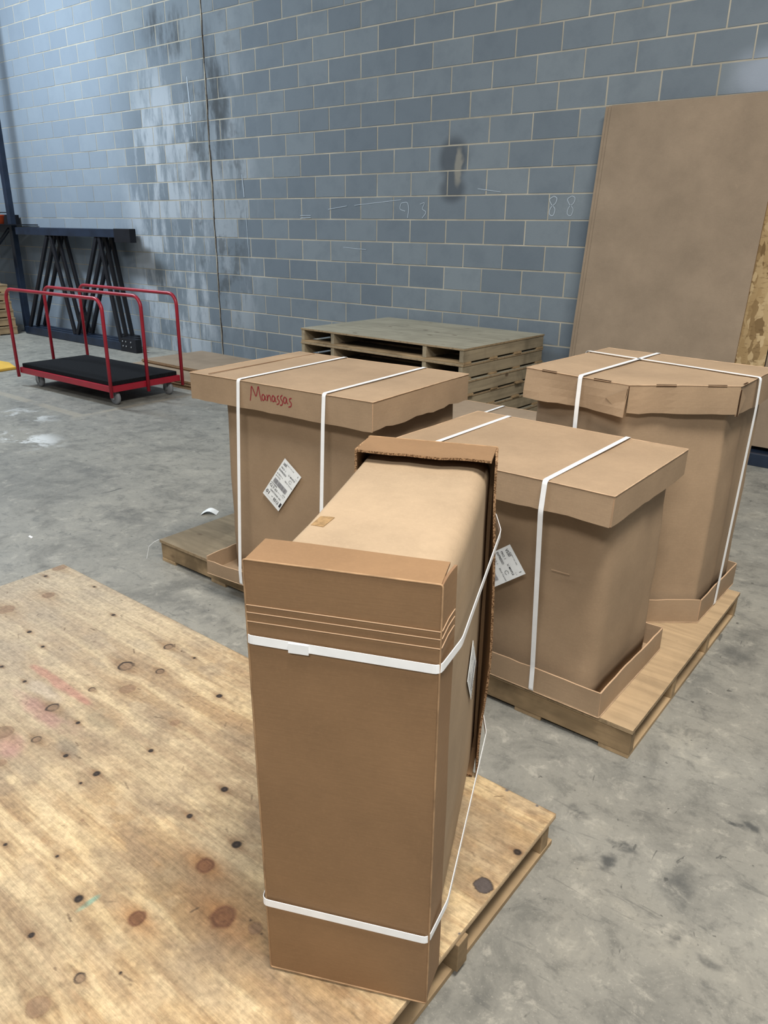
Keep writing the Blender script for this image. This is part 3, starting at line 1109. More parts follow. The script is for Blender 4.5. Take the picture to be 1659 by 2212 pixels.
    for _ in range(150):
        sx, sy = rg.uniform(x0, x1), rg.uniform(y0, y1)
        ln, a = rg.uniform(0.002, 0.022), rg.normal(0, 0.5)
        m = (abs(X - sx) < ln) & (abs(Y - sy) < ln)
        dx, dy = X[m] - sx, Y[m] - sy
        u, v = dx * math.cos(a) + dy * math.sin(a), -dx * math.sin(a) + dy * math.cos(a)
        w = sm(abs(v), 0.0032, 0.0012) * sm(abs(u), ln, ln * 0.6) * rg.uniform(0.3, 0.8)
        C[m] = C[m] * (1 - w[:, None]) + np.array((0.10, 0.065, 0.04)) * w[:, None]
    Z = z1 - 0.0015 * sm(np.abs(Y - y1), 0.004, 0.0) + (fbm(X * 1.3, Y * 2, 90, 2) - 0.5) * 0.002
    V = np.stack([X, Y, Z], -1).reshape(-1, 3)
    W_ = nx + 1
    idx = (np.arange(ny)[:, None] * W_ + np.arange(nx)[None, :]).reshape(-1)
    F = np.stack([idx, idx + 1, idx + 1 + W_, idx + W_], -1)
    me = bpy.data.meshes.new('plywood_sheet')
    me.vertices.add(len(V))
    me.vertices.foreach_set('co', V.reshape(-1))
    me.loops.add(F.size)
    me.loops.foreach_set('vertex_index', F.reshape(-1))
    me.polygons.add(len(F))
    me.polygons.foreach_set('loop_start', np.arange(0, F.size, 4))
    me.update(calc_edges=True)
    at = me.attributes.new('wood_tint', 'FLOAT_COLOR', 'POINT')
    at.data.foreach_set('color', np.concatenate([C.reshape(-1, 3), np.ones((len(V), 1))], 1).reshape(-1))
    me.materials.append(M['knotty'])
    me.materials.append(M['ply_edge'])
    # sides and underside
    bm = bmesh.new()
    bm.from_mesh(me)
    be = [e for e in bm.edges if e.is_boundary]
    r = bmesh.ops.extrude_edge_only(bm, edges=be)
    nv = [g for g in r['geom'] if isinstance(g, bmesh.types.BMVert)]
    for v in nv:
        v.co.z = z0
    for g in r['geom']:
        if isinstance(g, bmesh.types.BMFace):
            g.material_index = 1
    bm.to_mesh(me)
    bm.free()
    o = bpy.data.objects.new('plywood_sheet', me)
    COL.objects.link(o)
    o.parent = parent
    o.matrix_parent_inverse = Matrix.Translation(-parent.location)
    return o


PX0, PX1, PY0, PY1 = -3.040, -0.602, 0.296, 1.516
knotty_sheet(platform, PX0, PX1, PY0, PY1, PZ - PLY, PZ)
for i, y in enumerate((0.33, 0.70, 1.055, 1.475)):
    m = MB()
    m.box(PX0 + 0.01 - platform.location.x, PX1 + (0.008 if i == 2 else -0.006) - platform.location.x, y - 0.02 - platform.location.y, y + 0.02 - platform.location.y, 0.016, PZ - PLY)
    m.build('stringer', 'lumber_x', platform, bevel=0.002)
for x in (PX1 - 0.065, -1.2, -1.85, -2.5, PX0 + 0.075):
    m = MB()
    m.box(x - 0.06 - platform.location.x, x + 0.06 - platform.location.x, PY0 + 0.01 - platform.location.y, PY1 + 0.006 - platform.location.y, 0, 0.016)
    m.build('bottom_board', 'lumber_y', platform, bevel=0.0015)


def pallet(name, label, x0, x1, y0, y1, base=0.0, h=0.112, along='x', ns=4, nb=4, top='ply_x', lum='lumber_x', lum2='lumber_y',
           ctr=None, rz=0.0, group=None, ply=0.016, tpos=None):
    """sheet-decked pallet: stringers along one axis, bottom boards across"""
    cx, cy = (x0 + x1) / 2, (y0 + y1) / 2
    root = thing(name, label, 'pallet', (cx, cy, base), rz, group)
    hx, hy = (x1 - x0) / 2, (y1 - y0) / 2
    rr = random.Random(int(abs(cx * 91 + cy * 37 + base * 1000)))
    m = MB()
    m.box(-hx, hx, -hy, hy, h - ply, h, mi=1, top=0)
    m.build('deck_sheet', [top, 'ply_edge'], root, bevel=0.0015)
    for i in range(ns):
        t = tpos[i] if tpos else -1 + 2 * i / (ns - 1)
        m = MB()
        if along == 'x':
            c = t * (hy - 0.024)
            m.box(-hx + 0.004, hx - 0.004, c - 0.019, c + 0.019, 0.016, h - ply)
        else:
            c = t * (hx - 0.024)
            m.box(c - 0.019, c + 0.019, -hy + 0.004, hy - 0.004, 0.016, h - ply)
        m.build('stringer', lum, root, bevel=0.002)
    for i in range(nb):
        t = -1 + 2 * i / (nb - 1)
        m = MB()
        e = rr.uniform(-0.008, 0.012)
        if along == 'x':
            c = t * (hx - 0.055)
            m.box(c - 0.05, c + 0.05, -hy - e, hy + e, 0, 0.016)
        else:
            c = t * (hy - 0.055)
            m.box(-hx - e, hx + e, c - 0.05, c + 0.05, 0, 0.016)
        m.build('bottom_board', lum2, root, bevel=0.0015)
    return root


pallet('carton_pallet', 'plywood-topped pallet carrying the carton marked Manassas', -2.95, -1.73, 1.965, 3.19, ns=3, top='ply_dull')
pallet('carton_pallet', 'plywood-topped pallet shared by the square carton and the clipped-corner carton', -1.60, -0.575, 1.985, 3.205, ns=4)

# ------------------------------------------------------------------ carton marked Manassas
B2A = R(3.6)
c2 = thing('lidded_carton', 'wide strapped cardboard carton with Manassas written in red on its lid', 'carton', (-2.547, 1.920, PZ + 0.002), B2A)
LZ = 0.985 - PZ
lid2 = [(0, 0), (0.934, 0), (0.934, 0.69), (0, 0.69)]
cap(c2, 'lid', lid2, LZ, 0.110, 1, warp=0.004, seed=2.0, disps=[None, None, None, lambda u, v: -0.01 * v * math.sin(u * PI)],
    hs=[0.108, 0.105, 0.11, 0.11], flat=(0,),
    torns=[None, lambda u: 0.003 * math.sin(u * 19) + 0.002 * math.sin(u * 47 + 1), None, None])
m = MB()
panel(m, (0.10, 0.012, LZ + 0.0045), (0.104, 0.012, LZ + 0.0045), (0.104, 0.680, LZ + 0.004), (0.10, 0.680, LZ + 0.004), 0.002, 2, 20, 0.0)
m.build('lid_crease', 'card_in', c2)
b2 = [(0.125, 0.055), (0.900, 0.055), (0.900, 0.655), (0.125, 0.655)]
m = MB()
shell(m, b2, 0.006, LZ - 0.006, 0.05, 10, 0.005, 4.0)
m.build('body', 'card', c2, smooth=True)
tr2 = [(0.075, -0.055), (0.905, -0.040), (0.915, 0.665), (0.085, 0.665)]
cap(c2, 'tray', tr2, 0.0, 0.066, -1, warp=0.006, seed=8.0, wave=0.004, hs=[0.062, 0.066, 0.066, 0.080])
for sx in (0.285, 0.718):
    strap(c2, [(sx, -0.003, LZ + 0.005), (sx, 0.693, LZ + 0.005), (sx, 0.693, LZ - 0.11), (sx, 0.668, 0.0008), (sx, -0.058 + 0.018 * (sx - 0.075), 0.0008),
               (sx, -0.060 + 0.018 * (sx - 0.075), 0.064), (sx, -0.012, LZ - 0.112)][::-1], (1, 0, 0), 0.016)
# handwriting on the lid's front flap, (x across, z up) in metres
mm = MB()
WR = [
    [(0.000, 0.000), (0.006, 0.030), (0.010, 0.058), (0.022, 0.040), (0.032, 0.022), (0.040, 0.042), (0.047, 0.062), (0.053, 0.030), (0.060, 0.006)],
    [(0.080, 0.026), (0.071, 0.034), (0.064, 0.026), (0.066, 0.012), (0.074, 0.012), (0.080, 0.028), (0.081, 0.018), (0.087, 0.011)],
    [(0.0905, 0.036), (0.0915, 0.024), (0.0925, 0.012), (0.0945, 0.024), (0.0995, 0.034), (0.1060, 0.033), (0.1085, 0.022), (0.1110, 0.011)],
    [(0.131, 0.030), (0.122, 0.036), (0.116, 0.026), (0.119, 0.014), (0.127, 0.015), (0.132, 0.030), (0.133, 0.018), (0.138, 0.012)],
    [(0.152, 0.040), (0.144, 0.034), (0.146, 0.026), (0.153, 0.019), (0.150, 0.008), (0.139, 0.004)],
    [(0.170, 0.044), (0.161, 0.036), (0.163, 0.027), (0.170, 0.019), (0.167, 0.006), (0.156, 0.003)],
    [(0.190, 0.034), (0.181, 0.038), (0.175, 0.028), (0.178, 0.015), (0.186, 0.017), (0.191, 0.033), (0.192, 0.020), (0.197, 0.013)],
    [(0.216, 0.038), (0.206, 0.034), (0.207, 0.025), (0.214, 0.018), (0.211, 0.006), (0.199, 0.002)],
]
for w in WR:
    stroke(mm, curve([(0.343 + x * 1.0, LZ - 0.072 + z * 0.98) for x, z in w], 6), 0.0042, -0.0009)
mm.build('handwriting', 'red_ink', c2)['label'] = 'red marker handwriting reading Manassas'
# shipping label on the front
A = Vector((0.324 + 0.10, 0, 0.571 - PZ))
cy_ = math.radians(-37)
Tl = Matrix.Translation((0.449, 0.046, 0.571 - PZ)) @ Matrix.Rotation(PI / 2, 4, 'X') @ Matrix.Rotation(cy_, 4, 'Z')
shipping_label(c2, Tl, 0.105, 0.217)

# ------------------------------------------------------------------ square carton in front on the shared pallet
c3 = thing('lidded_carton', 'plain square strapped cardboard carton with flat lid, in front of the clipped-corner carton', 'carton', (-1.526, 1.908, PZ + 0.002), 0)
LZ3 = 0.870 - PZ
lid3 = [(0, 0), (0.828, 0), (0.828, 0.628), (0, 0.628)]
cap(c3, 'lid', lid3, LZ3, 0.085, 1, warp=0.006, seed=12.0, wave=0.004, disps=[lambda u, v: 0.008 * v, None, None, None], hs=[0.088, 0.092, 0.09, 0.09])
b3 = [(0.035, 0.095), (0.795, 0.095), (0.795, 0.600), (0.035, 0.600)]
m = MB()


def dent3(q, z):
    t = z / LZ3
    if q.y < 0.3:
        q = Vector((q.x, q.y + 0.02 * t - 0.05 * max(0, t - 0.3)))
    return q


shell(m, b3, 0.006, LZ3 - 0.006, 0.06, 12, 0.012, 14.0, bulge=dent3)
m.build('body', 'card', c3, smooth=True)
tr3 = [(0.02, 0.068), (0.842, 0.068), (0.846, 0.612), (0.02, 0.612)]
cap(c3, 'tray', tr3, 0.0, 0.088, -1, warp=0.006, seed=18.0, wave=0.004)
for sx, sx2 in ((0.145, 0.160), (0.620, 0.605)):
    strap(c3, [(sx, -0.006, LZ3 + 0.005), (sx, 0.631, LZ3 + 0.005), (sx, 0.631, LZ3 - 0.09), (sx2, 0.616, 0.0008), (sx2, 0.064, 0.0008),
               (sx2, 0.062, 0.088), (sx, -0.017, LZ3 - 0.09)][::-1], (1, 0, 0), 0.016)
Tl = Matrix.Translation((0.436, 0.0545, 0.510 - PZ)) @ Matrix.Rotation(PI / 2, 4, 'X') @ Matrix.Rotation(R(-53), 4, 'Z')
shipping_label(c3, Tl, 0.105, 0.217, 'VS30')
# wrinkle creases low on the body
for (xa, za, xb, zb) in ((0.630, 0.452, 0.690, 0.452), (0.690, 0.042, 0.735, 0.040), (0.735, 0.040, 0.762, 0.075)):
    m = MB()
    strap_pts = [(xa, 0.0745, za), (xb, 0.0765, zb)]
    m.tube(strap_pts, 0.0011, 5)
    m.build('wrinkle', 'crease', c3)

# ------------------------------------------------------------------ tall carton with a clipped corner
c4 = thing('clipped_corner_carton', 'tall strapped cardboard carton with one clipped corner and slotted lid', 'carton', (-1.0, 2.95, PZ + 0.002), 0)
ox, oy = -1.0, 2.95
lid4 = [(-1.377, 2.632), (-0.937, 2.562), (-0.630, 2.808), (-0.618, 3.276), (-1.341, 3.346)]
lid4 = [(x - ox, y - oy) for x, y in lid4]
LZ4 = 1.05 - PZ
cap(c4, 'lid', lid4, LZ4, 0.108, 1, warp=0.007, seed=22.0, wave=0.004, disps=[lambda u, v: 0.010 * v + 0.006 * v * math.sin(7 * u + 2 * v), lambda u, v: 0.004 * v * math.sin(16 * u) * (1 if u > 0.6 else 0.3), None, None, None], hs=[0.112, 0.100, 0.108, 0.11, 0.11])
b4 = offset_poly(lid4, 0.030)
m = MB()
shell(m, b4, 0.006, LZ4 - 0.006, 0.03, 12, 0.010, 24.0)
m.build('body', 'card', c4, smooth=True)
tr4 = [(x * 0.985, y * 0.985) for x, y in lid4]
cap(c4, 'tray', tr4, 0.0, 0.098, -1, warp=0.004, seed=28.0)
# hand slots along the lid fold
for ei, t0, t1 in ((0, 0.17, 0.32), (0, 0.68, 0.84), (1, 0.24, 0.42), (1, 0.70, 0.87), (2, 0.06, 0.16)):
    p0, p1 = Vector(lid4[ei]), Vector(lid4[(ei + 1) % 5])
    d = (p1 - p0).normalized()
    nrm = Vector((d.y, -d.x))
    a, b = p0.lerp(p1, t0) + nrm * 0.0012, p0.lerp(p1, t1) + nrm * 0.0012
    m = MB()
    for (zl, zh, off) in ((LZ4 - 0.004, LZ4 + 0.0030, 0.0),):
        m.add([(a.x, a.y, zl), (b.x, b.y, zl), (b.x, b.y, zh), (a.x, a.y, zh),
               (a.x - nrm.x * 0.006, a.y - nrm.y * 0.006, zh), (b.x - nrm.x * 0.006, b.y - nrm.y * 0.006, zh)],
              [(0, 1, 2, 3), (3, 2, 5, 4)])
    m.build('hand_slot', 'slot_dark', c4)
# tucked corner tabs
for ei, s0, s1, zz in ((0, 0.82, 1.0, 0), (2, 0.0, 0.09, 0)):
    p0, p1 = Vector(lid4[ei]), Vector(lid4[(ei + 1) % 5])
    d = (p1 - p0).normalized()
    nrm = Vector((d.y, -d.x))
    a, b = p0.lerp(p1, s0) + nrm * (0.012 if ei == 0 else 0.004), p0.lerp(p1, s1) + nrm * 0.009
    m = MB()
    top, bot = LZ4 - 0.012, LZ4 - 0.108
    if ei == 0:
        tri = [(b.x, b.y, top), (a.x, a.y, LZ4 - 0.055), (b.x - d.x * 0.01, b.y - d.y * 0.01, bot)]
    else:
        tri = [(a.x, a.y, top), (b.x, b.y, LZ4 - 0.045), (a.x, a.y, bot)]
    m.add([Vector(t) for t in tri] + [Vector(t) - Vector((nrm.x, nrm.y, 0)) * 0.004 for t in tri],
          [(0, 1, 2), (5, 4, 3), (0, 3, 4, 1), (1, 4, 5, 2), (2, 5, 3, 0)])
    m.m = [0, 0, 1, 1, 1]
    m.build('corner_tab', ['card', 'slot_dark'], c4)
E4 = Vector((ox, oy))


def l4(x, y, z):
    return (x - ox, y - oy, z)


zt = LZ4 + 0.006
strap(c4, [l4(-1.130, 2.584, zt), l4(-1.104, 3.330, zt), l4(-1.104, 3.332, LZ4 - 0.11), l4(-1.104, 3.328, 0.0008), l4(-1.130, 2.588, 0.0008), l4(-1.130, 2.580, LZ4 - 0.10)][::-1],
      (1, -0.03, 0), 0.016)
strap(c4, [l4(-1.366, 3.165, zt), l4(-0.614, 3.000, zt), l4(-0.611, 2.999, LZ4 - 0.11), l4(-0.627, 3.003, 0.0008), l4(-1.362, 3.163, 0.0008), l4(-1.369, 3.166, LZ4 - 0.10)],
      (0.214, 0.977, 0), 0.016)

# ------------------------------------------------------------------ low carton behind them
c5 = thing('low_carton', 'low strapped cardboard carton almost hidden behind the other cartons', 'carton', (-2.55, 3.24, 0), R(1))
lid5 = [(0, 0), (0.92, 0), (0.92, 0.50), (0, 0.50)]
cap(c5, 'lid', lid5, 0.60, 0.09, 1, mat='card_grey', warp=0.004, seed=31)
m = MB()
shell(m, offset_poly(lid5, 0.03), 0.006, 0.594, 0.04, 6, 0.005, 33)
m.build('body', 'card_grey', c5, smooth=True)
cap(c5, 'tray', offset_poly(lid5, 0.01), 0.0, 0.08, -1, mat='card_grey', warp=0.003, seed=35)
for sx in (0.16, 0.475):
    strap(c5, [(sx, -0.003, 0.605), (sx, 0.503, 0.605), (sx, 0.503, 0.51), (sx, 0.495, 0.0008), (sx, 0.005, 0.0008), (sx, -0.003, 0.51)][::-1], (1, 0, 0), 0.016)

# ------------------------------------------------------------------ narrow carton tipped on its side on the platform
B1A = R(24.9)
c1 = thing('tipped_carton', 'narrow cardboard carton lying on its side, caps at both ends, on the knotty plywood', 'carton', (-0.858, 0.738, PZ + 0.0065), B1A)
# build space (a across, c up, -b) -> local (a, b, c)
T1 = Matrix(((1, 0, 0, 0), (0, 0, -1, 0), (0, 1, 0, 0), (0, 0, 0, 1)))
H1 = 1.036 - PZ
near = [(-0.006, 0.0), (0.322, 0.0), (0.318, H1 - 0.002), (-0.014, H1 + 0.003)]
flare = lambda u, v: 0.016 * v * v + 0.004 * v
cap(c1, 'end_cap', near, 0.0, 0.095, 1, mat='card_warm', fold='fold_warm', edge='card_in', warp=0.002, seed=41, wave=0.001, T=T1,
    disps=[lambda u, v: 0.0, lambda u, v: 0.007 * v * v + 0.003 * v, lambda u, v: -0.001 * v, None],
    hs=[0.095, 0.085, 0.092, 0.095])
body1 = [(0.010, 0.014), (0.314, 0.014), (0.312, H1 - 0.026), (0.004, H1 - 0.024)]
m = MB()


def bulge1(q, z):
    # z runs along the carton's length (0 near end, negative to the far end)
    t = max(0.0, min(1.0, -z / 0.78))
    k = math.sin(PI * t)
    cx = 0.16
    s = 1 + 0.02 * k
    if q.y > 0.5:
        q = Vector((q.x, q.y - 0.012 * k))
    return Vector((cx + (q.x - cx) * s, q.y))


shell(m, body1, -0.79, -0.006, [0.03, 0.04, 0.05, 0.014], 12, 0.003, 44, bulge=bulge1)
m.build('body', 'card_pale', c1, smooth=True, T=T1)
far = [(-0.012, 0.0), (0.328, 0.0), (0.326, H1), (-0.010, H1 + 0.004)]
FB = 0.800
cap(c1, 'lid', far, -FB, 0.125, -1, mat='card_warm', fold='fold_warm', edge='card_edge', warp=0.005, seed=47, wave=0.003, T=T1,
    disps=[None, lambda u, v: 0.014 * v + 0.016 * v * math.sin(PI * min(1, max(0, u))) ** 2, None, lambda u, v: 0.006 * v],
    torns=[None, None, lambda u: -0.006 * abs(math.sin(u * 17)) ** 6 + 0.002 * math.sin(u * 40), None], hs=[0.12, 0.12, 0.128, 0.12], t=0.006)
for zc, zf in ((0.888 - PZ, 0.850 - PZ), (0.290 - PZ, 0.250 - PZ)):
    # taut band: round the near end cap, along both sides to the far cap
    pts = [(-0.014, -0.004, zc + 0.004), (0.320, -0.004, zc - 0.004), (0.342, 0.090, zc - 0.002), (0.355, 0.690, zf), (0.331, 0.803, zf),
           (-0.014, 0.803, zf), (-0.024, 0.690, zf), (-0.026, 0.095, zc)]
    strap(c1, pts, (0, 0.045, 1), 0.016, 0.0014)
m = MB()
m.box(0.062, 0.098, -0.0074, -0.0050, 0.888 - PZ - 0.010, 0.888 - PZ + 0.008)
m.build('strap_seal', 'strap', c1)
for zz in (0.956, 0.942, 0.925):
    m = MB()
    zl = zz - PZ
    m.tube([(-0.012, -0.0012, zl), (0.10, -0.0018, zl - 0.001), (0.318, -0.0016, zl - 0.004), (0.3205, 0.003, zl - 0.004), (0.3235, 0.045, zl - 0.004), (0.3285, 0.081, zl - 0.004)], 0.0010, 6)
    m.build('score_line', 'crease', c1)
m = MB()
panel(m, (0.013, 0.262, H1 - 0.0350), (0.040, 0.258, H1 - 0.0345), (0.046, 0.312, H1 - 0.0350), (0.016, 0.318, H1 - 0.0360), 0.0008, 6, 6, 0.001, 0.006, 3.0)
m.build('tape_patch', 'tape', c1)
Tl = Matrix.Translation((0.3195, 0.535, 0.545 - PZ)) @ Matrix.Rotation(PI / 2, 4, 'Z') @ Matrix.Rotation(PI / 2, 4, 'X') @ Matrix.Rotation(R(42), 4, 'Z')
shipping_label(c1, Tl, 0.10, 0.17)

# ------------------------------------------------------------------ stack of plywood-topped pallets by the wall
S0, SANG = (-3.003, 4.764), R(-2.0)
ca, sa = math.cos(SANG), math.sin(SANG)
SW, SD, SH = 1.75, 1.20, 0.120
names = ['topmost', 'second from the top', 'third from the top', 'fourth from the top', 'fifth from the top', 'lowest']
rs = random.Random(4)
for i in range(6):
    lx, ly = -SW / 2 + rs.uniform(-0.012, 0.012), SD / 2 + rs.uniform(-0.012, 0.012)
    px, py = S0[0] + lx * ca - ly * sa, S0[1] + lx * sa + ly * ca
    ttl = {'topmost': 'weathered plywood-topped pallet, topmost of the stack by the block wall',
           'lowest': 'weathered plywood-topped pallet, lowest of the stack by the block wall'}.get(
        names[i], 'weathered plywood-topped pallet, %s of the stack by the block wall' % names[i])
    p = pallet('stacked_pallet', ttl, px - SW / 2, px + SW / 2, py - SD / 2, py + SD / 2, base=SH * (5 - i), h=SH - 0.0005, along='y', ns=4, nb=4,
               top='ply_old', lum='lumber_grey', lum2='lumber_x', rz=SANG + rs.uniform(-0.006, 0.006), group='plywood-topped pallets in the stack by the block wall', ply=0.015, tpos=(-1, -0.575, 0.59, 1))

# ------------------------------------------------------------------ sheets leaning on the wall, steel beam they stand on
beam = thing('steel_beam', 'dark blue steel beam lying on the floor under the leaning sheets', 'beam', (-1.5, 5.70, 0))
m = MB()
m.box(-0.58, 0.9, -0.05, 0.30, 0.0, 0.07)
m.build('web', 'blue_steel', beam, bevel=0.004)
m = MB()
m.box(-0.58, 0.9, -0.08, -0.05, 0.0, 0.09)
m.build('flange', 'blue_steel', beam, bevel=0.004)


def leaning(name, label, cat, xl, xr, ybot, ytop, zbot, ztop, thick, mat, n=1, shear=0.0, bow=0.0):
    root = thing(name, label, cat, ((xl + xr) / 2, ybot, zbot))
    cx = (xl + xr) / 2
    for k in range(n):
        m = MB()
        o = k * thick * 1.05
        e = 0.006 * k
        el = 0.030 * k if n > 1 else 0.0
        panel(m, (xr - cx - e, ytop - ybot + o, ztop - zbot), (xl - cx - el + shear, ytop - ybot + o, ztop - zbot),
              (xl - cx - el, o, 0), (xr - cx - e, o, 0), -thick, 16, 12, 0.006, 0, 60 + k)
        m.build('sheet' if n > 1 else 'board', [mat, 'card_edge' if 'card' in mat else mat], root)
    return root


leaning('cardboard_sheets', 'tall brown cardboard sheets leaning against the block wall', 'cardboard', -2.575, -1.365, 5.68, 5.955, 0.10, 2.42, 0.014, 'card_grey', 3)
leaning('strand_board', 'flaky tan strand board leaning behind the tall cardboard sheets', 'board', -2.10, -1.19, 5.79, 6.040, 0.10, 2.35, 0.012, 'osb')
leaning('upright_cardboard', 'upright brown cardboard panel at the edge of the strand board', 'cardboard', -1.185, -0.50, 5.80, 6.02, 0.10, 2.10, 0.010, 'card_grey')

# ------------------------------------------------------------------ flat cardboard on the floor by the wall
for i, (x0, x1, y0, y1, zb, rz, lab) in enumerate((
        (-7.55, -5.75, 4.62, 5.82, 0.0, R(1.5), 'lower pile of flattened cardboard on the floor against the wall'),
        (-7.50, -5.95, 4.98, 5.84, 0.085, R(-1.0), 'upper pile of flattened cardboard on the floor against the wall'))):
    cx, cy = (x0 + x1) / 2, (y0 + y1) / 2
    root = thing('flattened_cardboard', lab, 'cardboard', (cx, cy, zb), rz)
    nsh = 7 if i == 0 else 3
    for k in range(nsh):
        m = MB()
        hx, hy = (x1 - x0) / 2 - rs.uniform(0, 0.02), (y1 - y0) / 2 - rs.uniform(0, 0.02)
        z = (k + 1) * 0.012
        panel(m, (-hx, -hy, z), (hx, -hy, z), (hx, hy, z), (-hx, hy, z), 0.011, 14, 8, 0.002, 0.004, 70 + i * 10 + k)
        m.build('sheet', ['card_grey', 'card_edge'], root)

# ------------------------------------------------------------------ red panel cart
DX, DY, DTH = -6.06, 3.70, R(1.5)
DL, DW, DT = 1.56, 0.77, 0.95
cart = thing('panel_cart', 'red steel panel cart with three hoop rails and black carpeted deck', 'cart', (DX, DY, 0), DTH)
m = MB()
m.box(-DL + 0.02, 0.0 - 0.02, 0.02, DW - 0.02, 0.185, 0.225)
m.build('deck', 'carpet', cart, bevel=0.006)
for (x0, x1, y0, y1) in ((-DL, 0, 0, 0.03), (-DL, 0, DW - 0.03, DW), (-0.03, 0, 0.03, DW - 0.03), (-DL, -DL + 0.03, 0.03, DW - 0.03)):
    m = MB()
    m.box(x0, x1, y0, y1, 0.130, 0.186)
    m.build('frame_rail', 'red_steel', cart, bevel=0.003)
for y in (-0.012, DW * 0.5, DW + 0.012):
    m = MB()
    pts = [(-DL - 0.015, y, 0.09), (-DL - 0.02, y, DT - 0.10)]
    rr = 0.10
    for j in range(1, 7):
        a = PI / 2 * j / 6
        pts.append((-DL - 0.02 + rr - rr * math.cos(a), y, DT - 0.10 + rr * math.sin(a)))
    for j in range(0, 7):
        a = PI / 2 * j / 6
        pts.append((0.02 - rr + rr * math.sin(a), y, DT - 0.10 + rr * math.cos(a)))
    pts.append((0.015, y, 0.09))
    m.tube(pts, 0.0165, 12)
    m.build('hoop_rail', 'red_steel', cart, smooth=True)
for x, y in ((-DL + 0.18, 0.09), (-0.10, 0.09), (-DL + 0.18, DW - 0.09), (-0.10, DW - 0.09)):
    m = MB()
    m.box(x - 0.03, x + 0.03, y - 0.035, y + 0.035, 0.118, 0.130)
    for s in (-1, 1):
        m.add([(x - 0.03, y + s * 0.024, 0.12), (x + 0.03, y + s * 0.024, 0.12), (x + 0.035, y + s * 0.024, 0.05), (x + 0.01, y + s * 0.024, 0.045),
               (x - 0.03, y + s * 0.027, 0.12), (x + 0.03, y + s * 0.027, 0.12), (x + 0.035, y + s * 0.027, 0.05), (x + 0.01, y + s * 0.027, 0.045)],
              [(0, 1, 2, 3), (7, 6, 5, 4), (0, 4, 5, 1), (1, 5, 6, 2), (2, 6, 7, 3), (3, 7, 4, 0)])
    fork = m.build('caster', 'zinc', cart)
    m = MB()
    m.disc((x + 0.018, y, 0.066), (0, 1, 0), 0.0655, 0.036, 24)
    m.build('wheel', 'rubber', fork, smooth=True)

# ------------------------------------------------------------------ pallet rack at the far left
rack = thing('pallet_rack', 'dark blue steel pallet rack post with shelf beam and brace', 'rack', (-11.60, 5.80, 0))
m = MB()
m.box(-0.045, 0.045, -0.04, 0.04, 0.006, 4.6)
m.build('post', 'blue_steel', rack, bevel=0.004)
m = MB()
m.box(-0.08, 0.08, -0.07, 0.07, 0, 0.008)
m.build('foot_plate', 'blue_steel', rack)
m = MB()
m.box(-2.6, -0.045, -0.03, 0.02, 1.42, 1.52)
m.build('beam', 'blue_steel', rack, bevel=0.004)
m = MB()
m.box(-2.6, 0.28, -0.42, 0.245, 1.52, 1.535)
m.build('shelf_deck', 'black_steel', rack)
m = MB()
m.tube([(-0.05, -0.03, 1.47), (-1.0, -0.03, 0.95)], 0.025, 8)
m.build('brace', 'blue_steel', rack, smooth=True)

tote = thing('wire_basket', 'dark open basket standing on the rack shelf', 'basket', (-11.99, 5.955, 1.536))
for (x0, x1, y0, y1) in ((-0.62, 0.16, -0.08, -0.068), (-0.62, 0.16, 0.068, 0.08), (-0.62, -0.60, -0.068, 0.068), (0.14, 0.16, -0.068, 0.068)):
    m = MB()
    m.box(x0, x1, y0, y1, 0, 0.13)
    m.build('side', 'black_steel', tote)
m = MB()
m.box(-0.6, 0.14, -0.068, 0.068, 0, 0.008)
m.build('bottom', 'black_steel', tote)
m = MB()
m.tube([(-0.63, -0.074, 0.16), (0.17, -0.074, 0.16)], 0.007, 6)
m.build('rim_wire', 'black_steel', tote)
buck = thing('orange_tub', 'orange plastic tub standing on the rack shelf', 'tub', (-11.42, 5.50, 1.536))
m = MB()
m.disc((0, 0, 0), (0, 0, 1), 0.1, 0.1, 20, [(0, 0), (0.085, 0), (0.10, 0.11), (0.107, 0.112), (0.107, 0.122), (0.095, 0.122), (0.08, 0.01), (0, 0.01)])
m.build('shell', 'orange', buck, smooth=True)

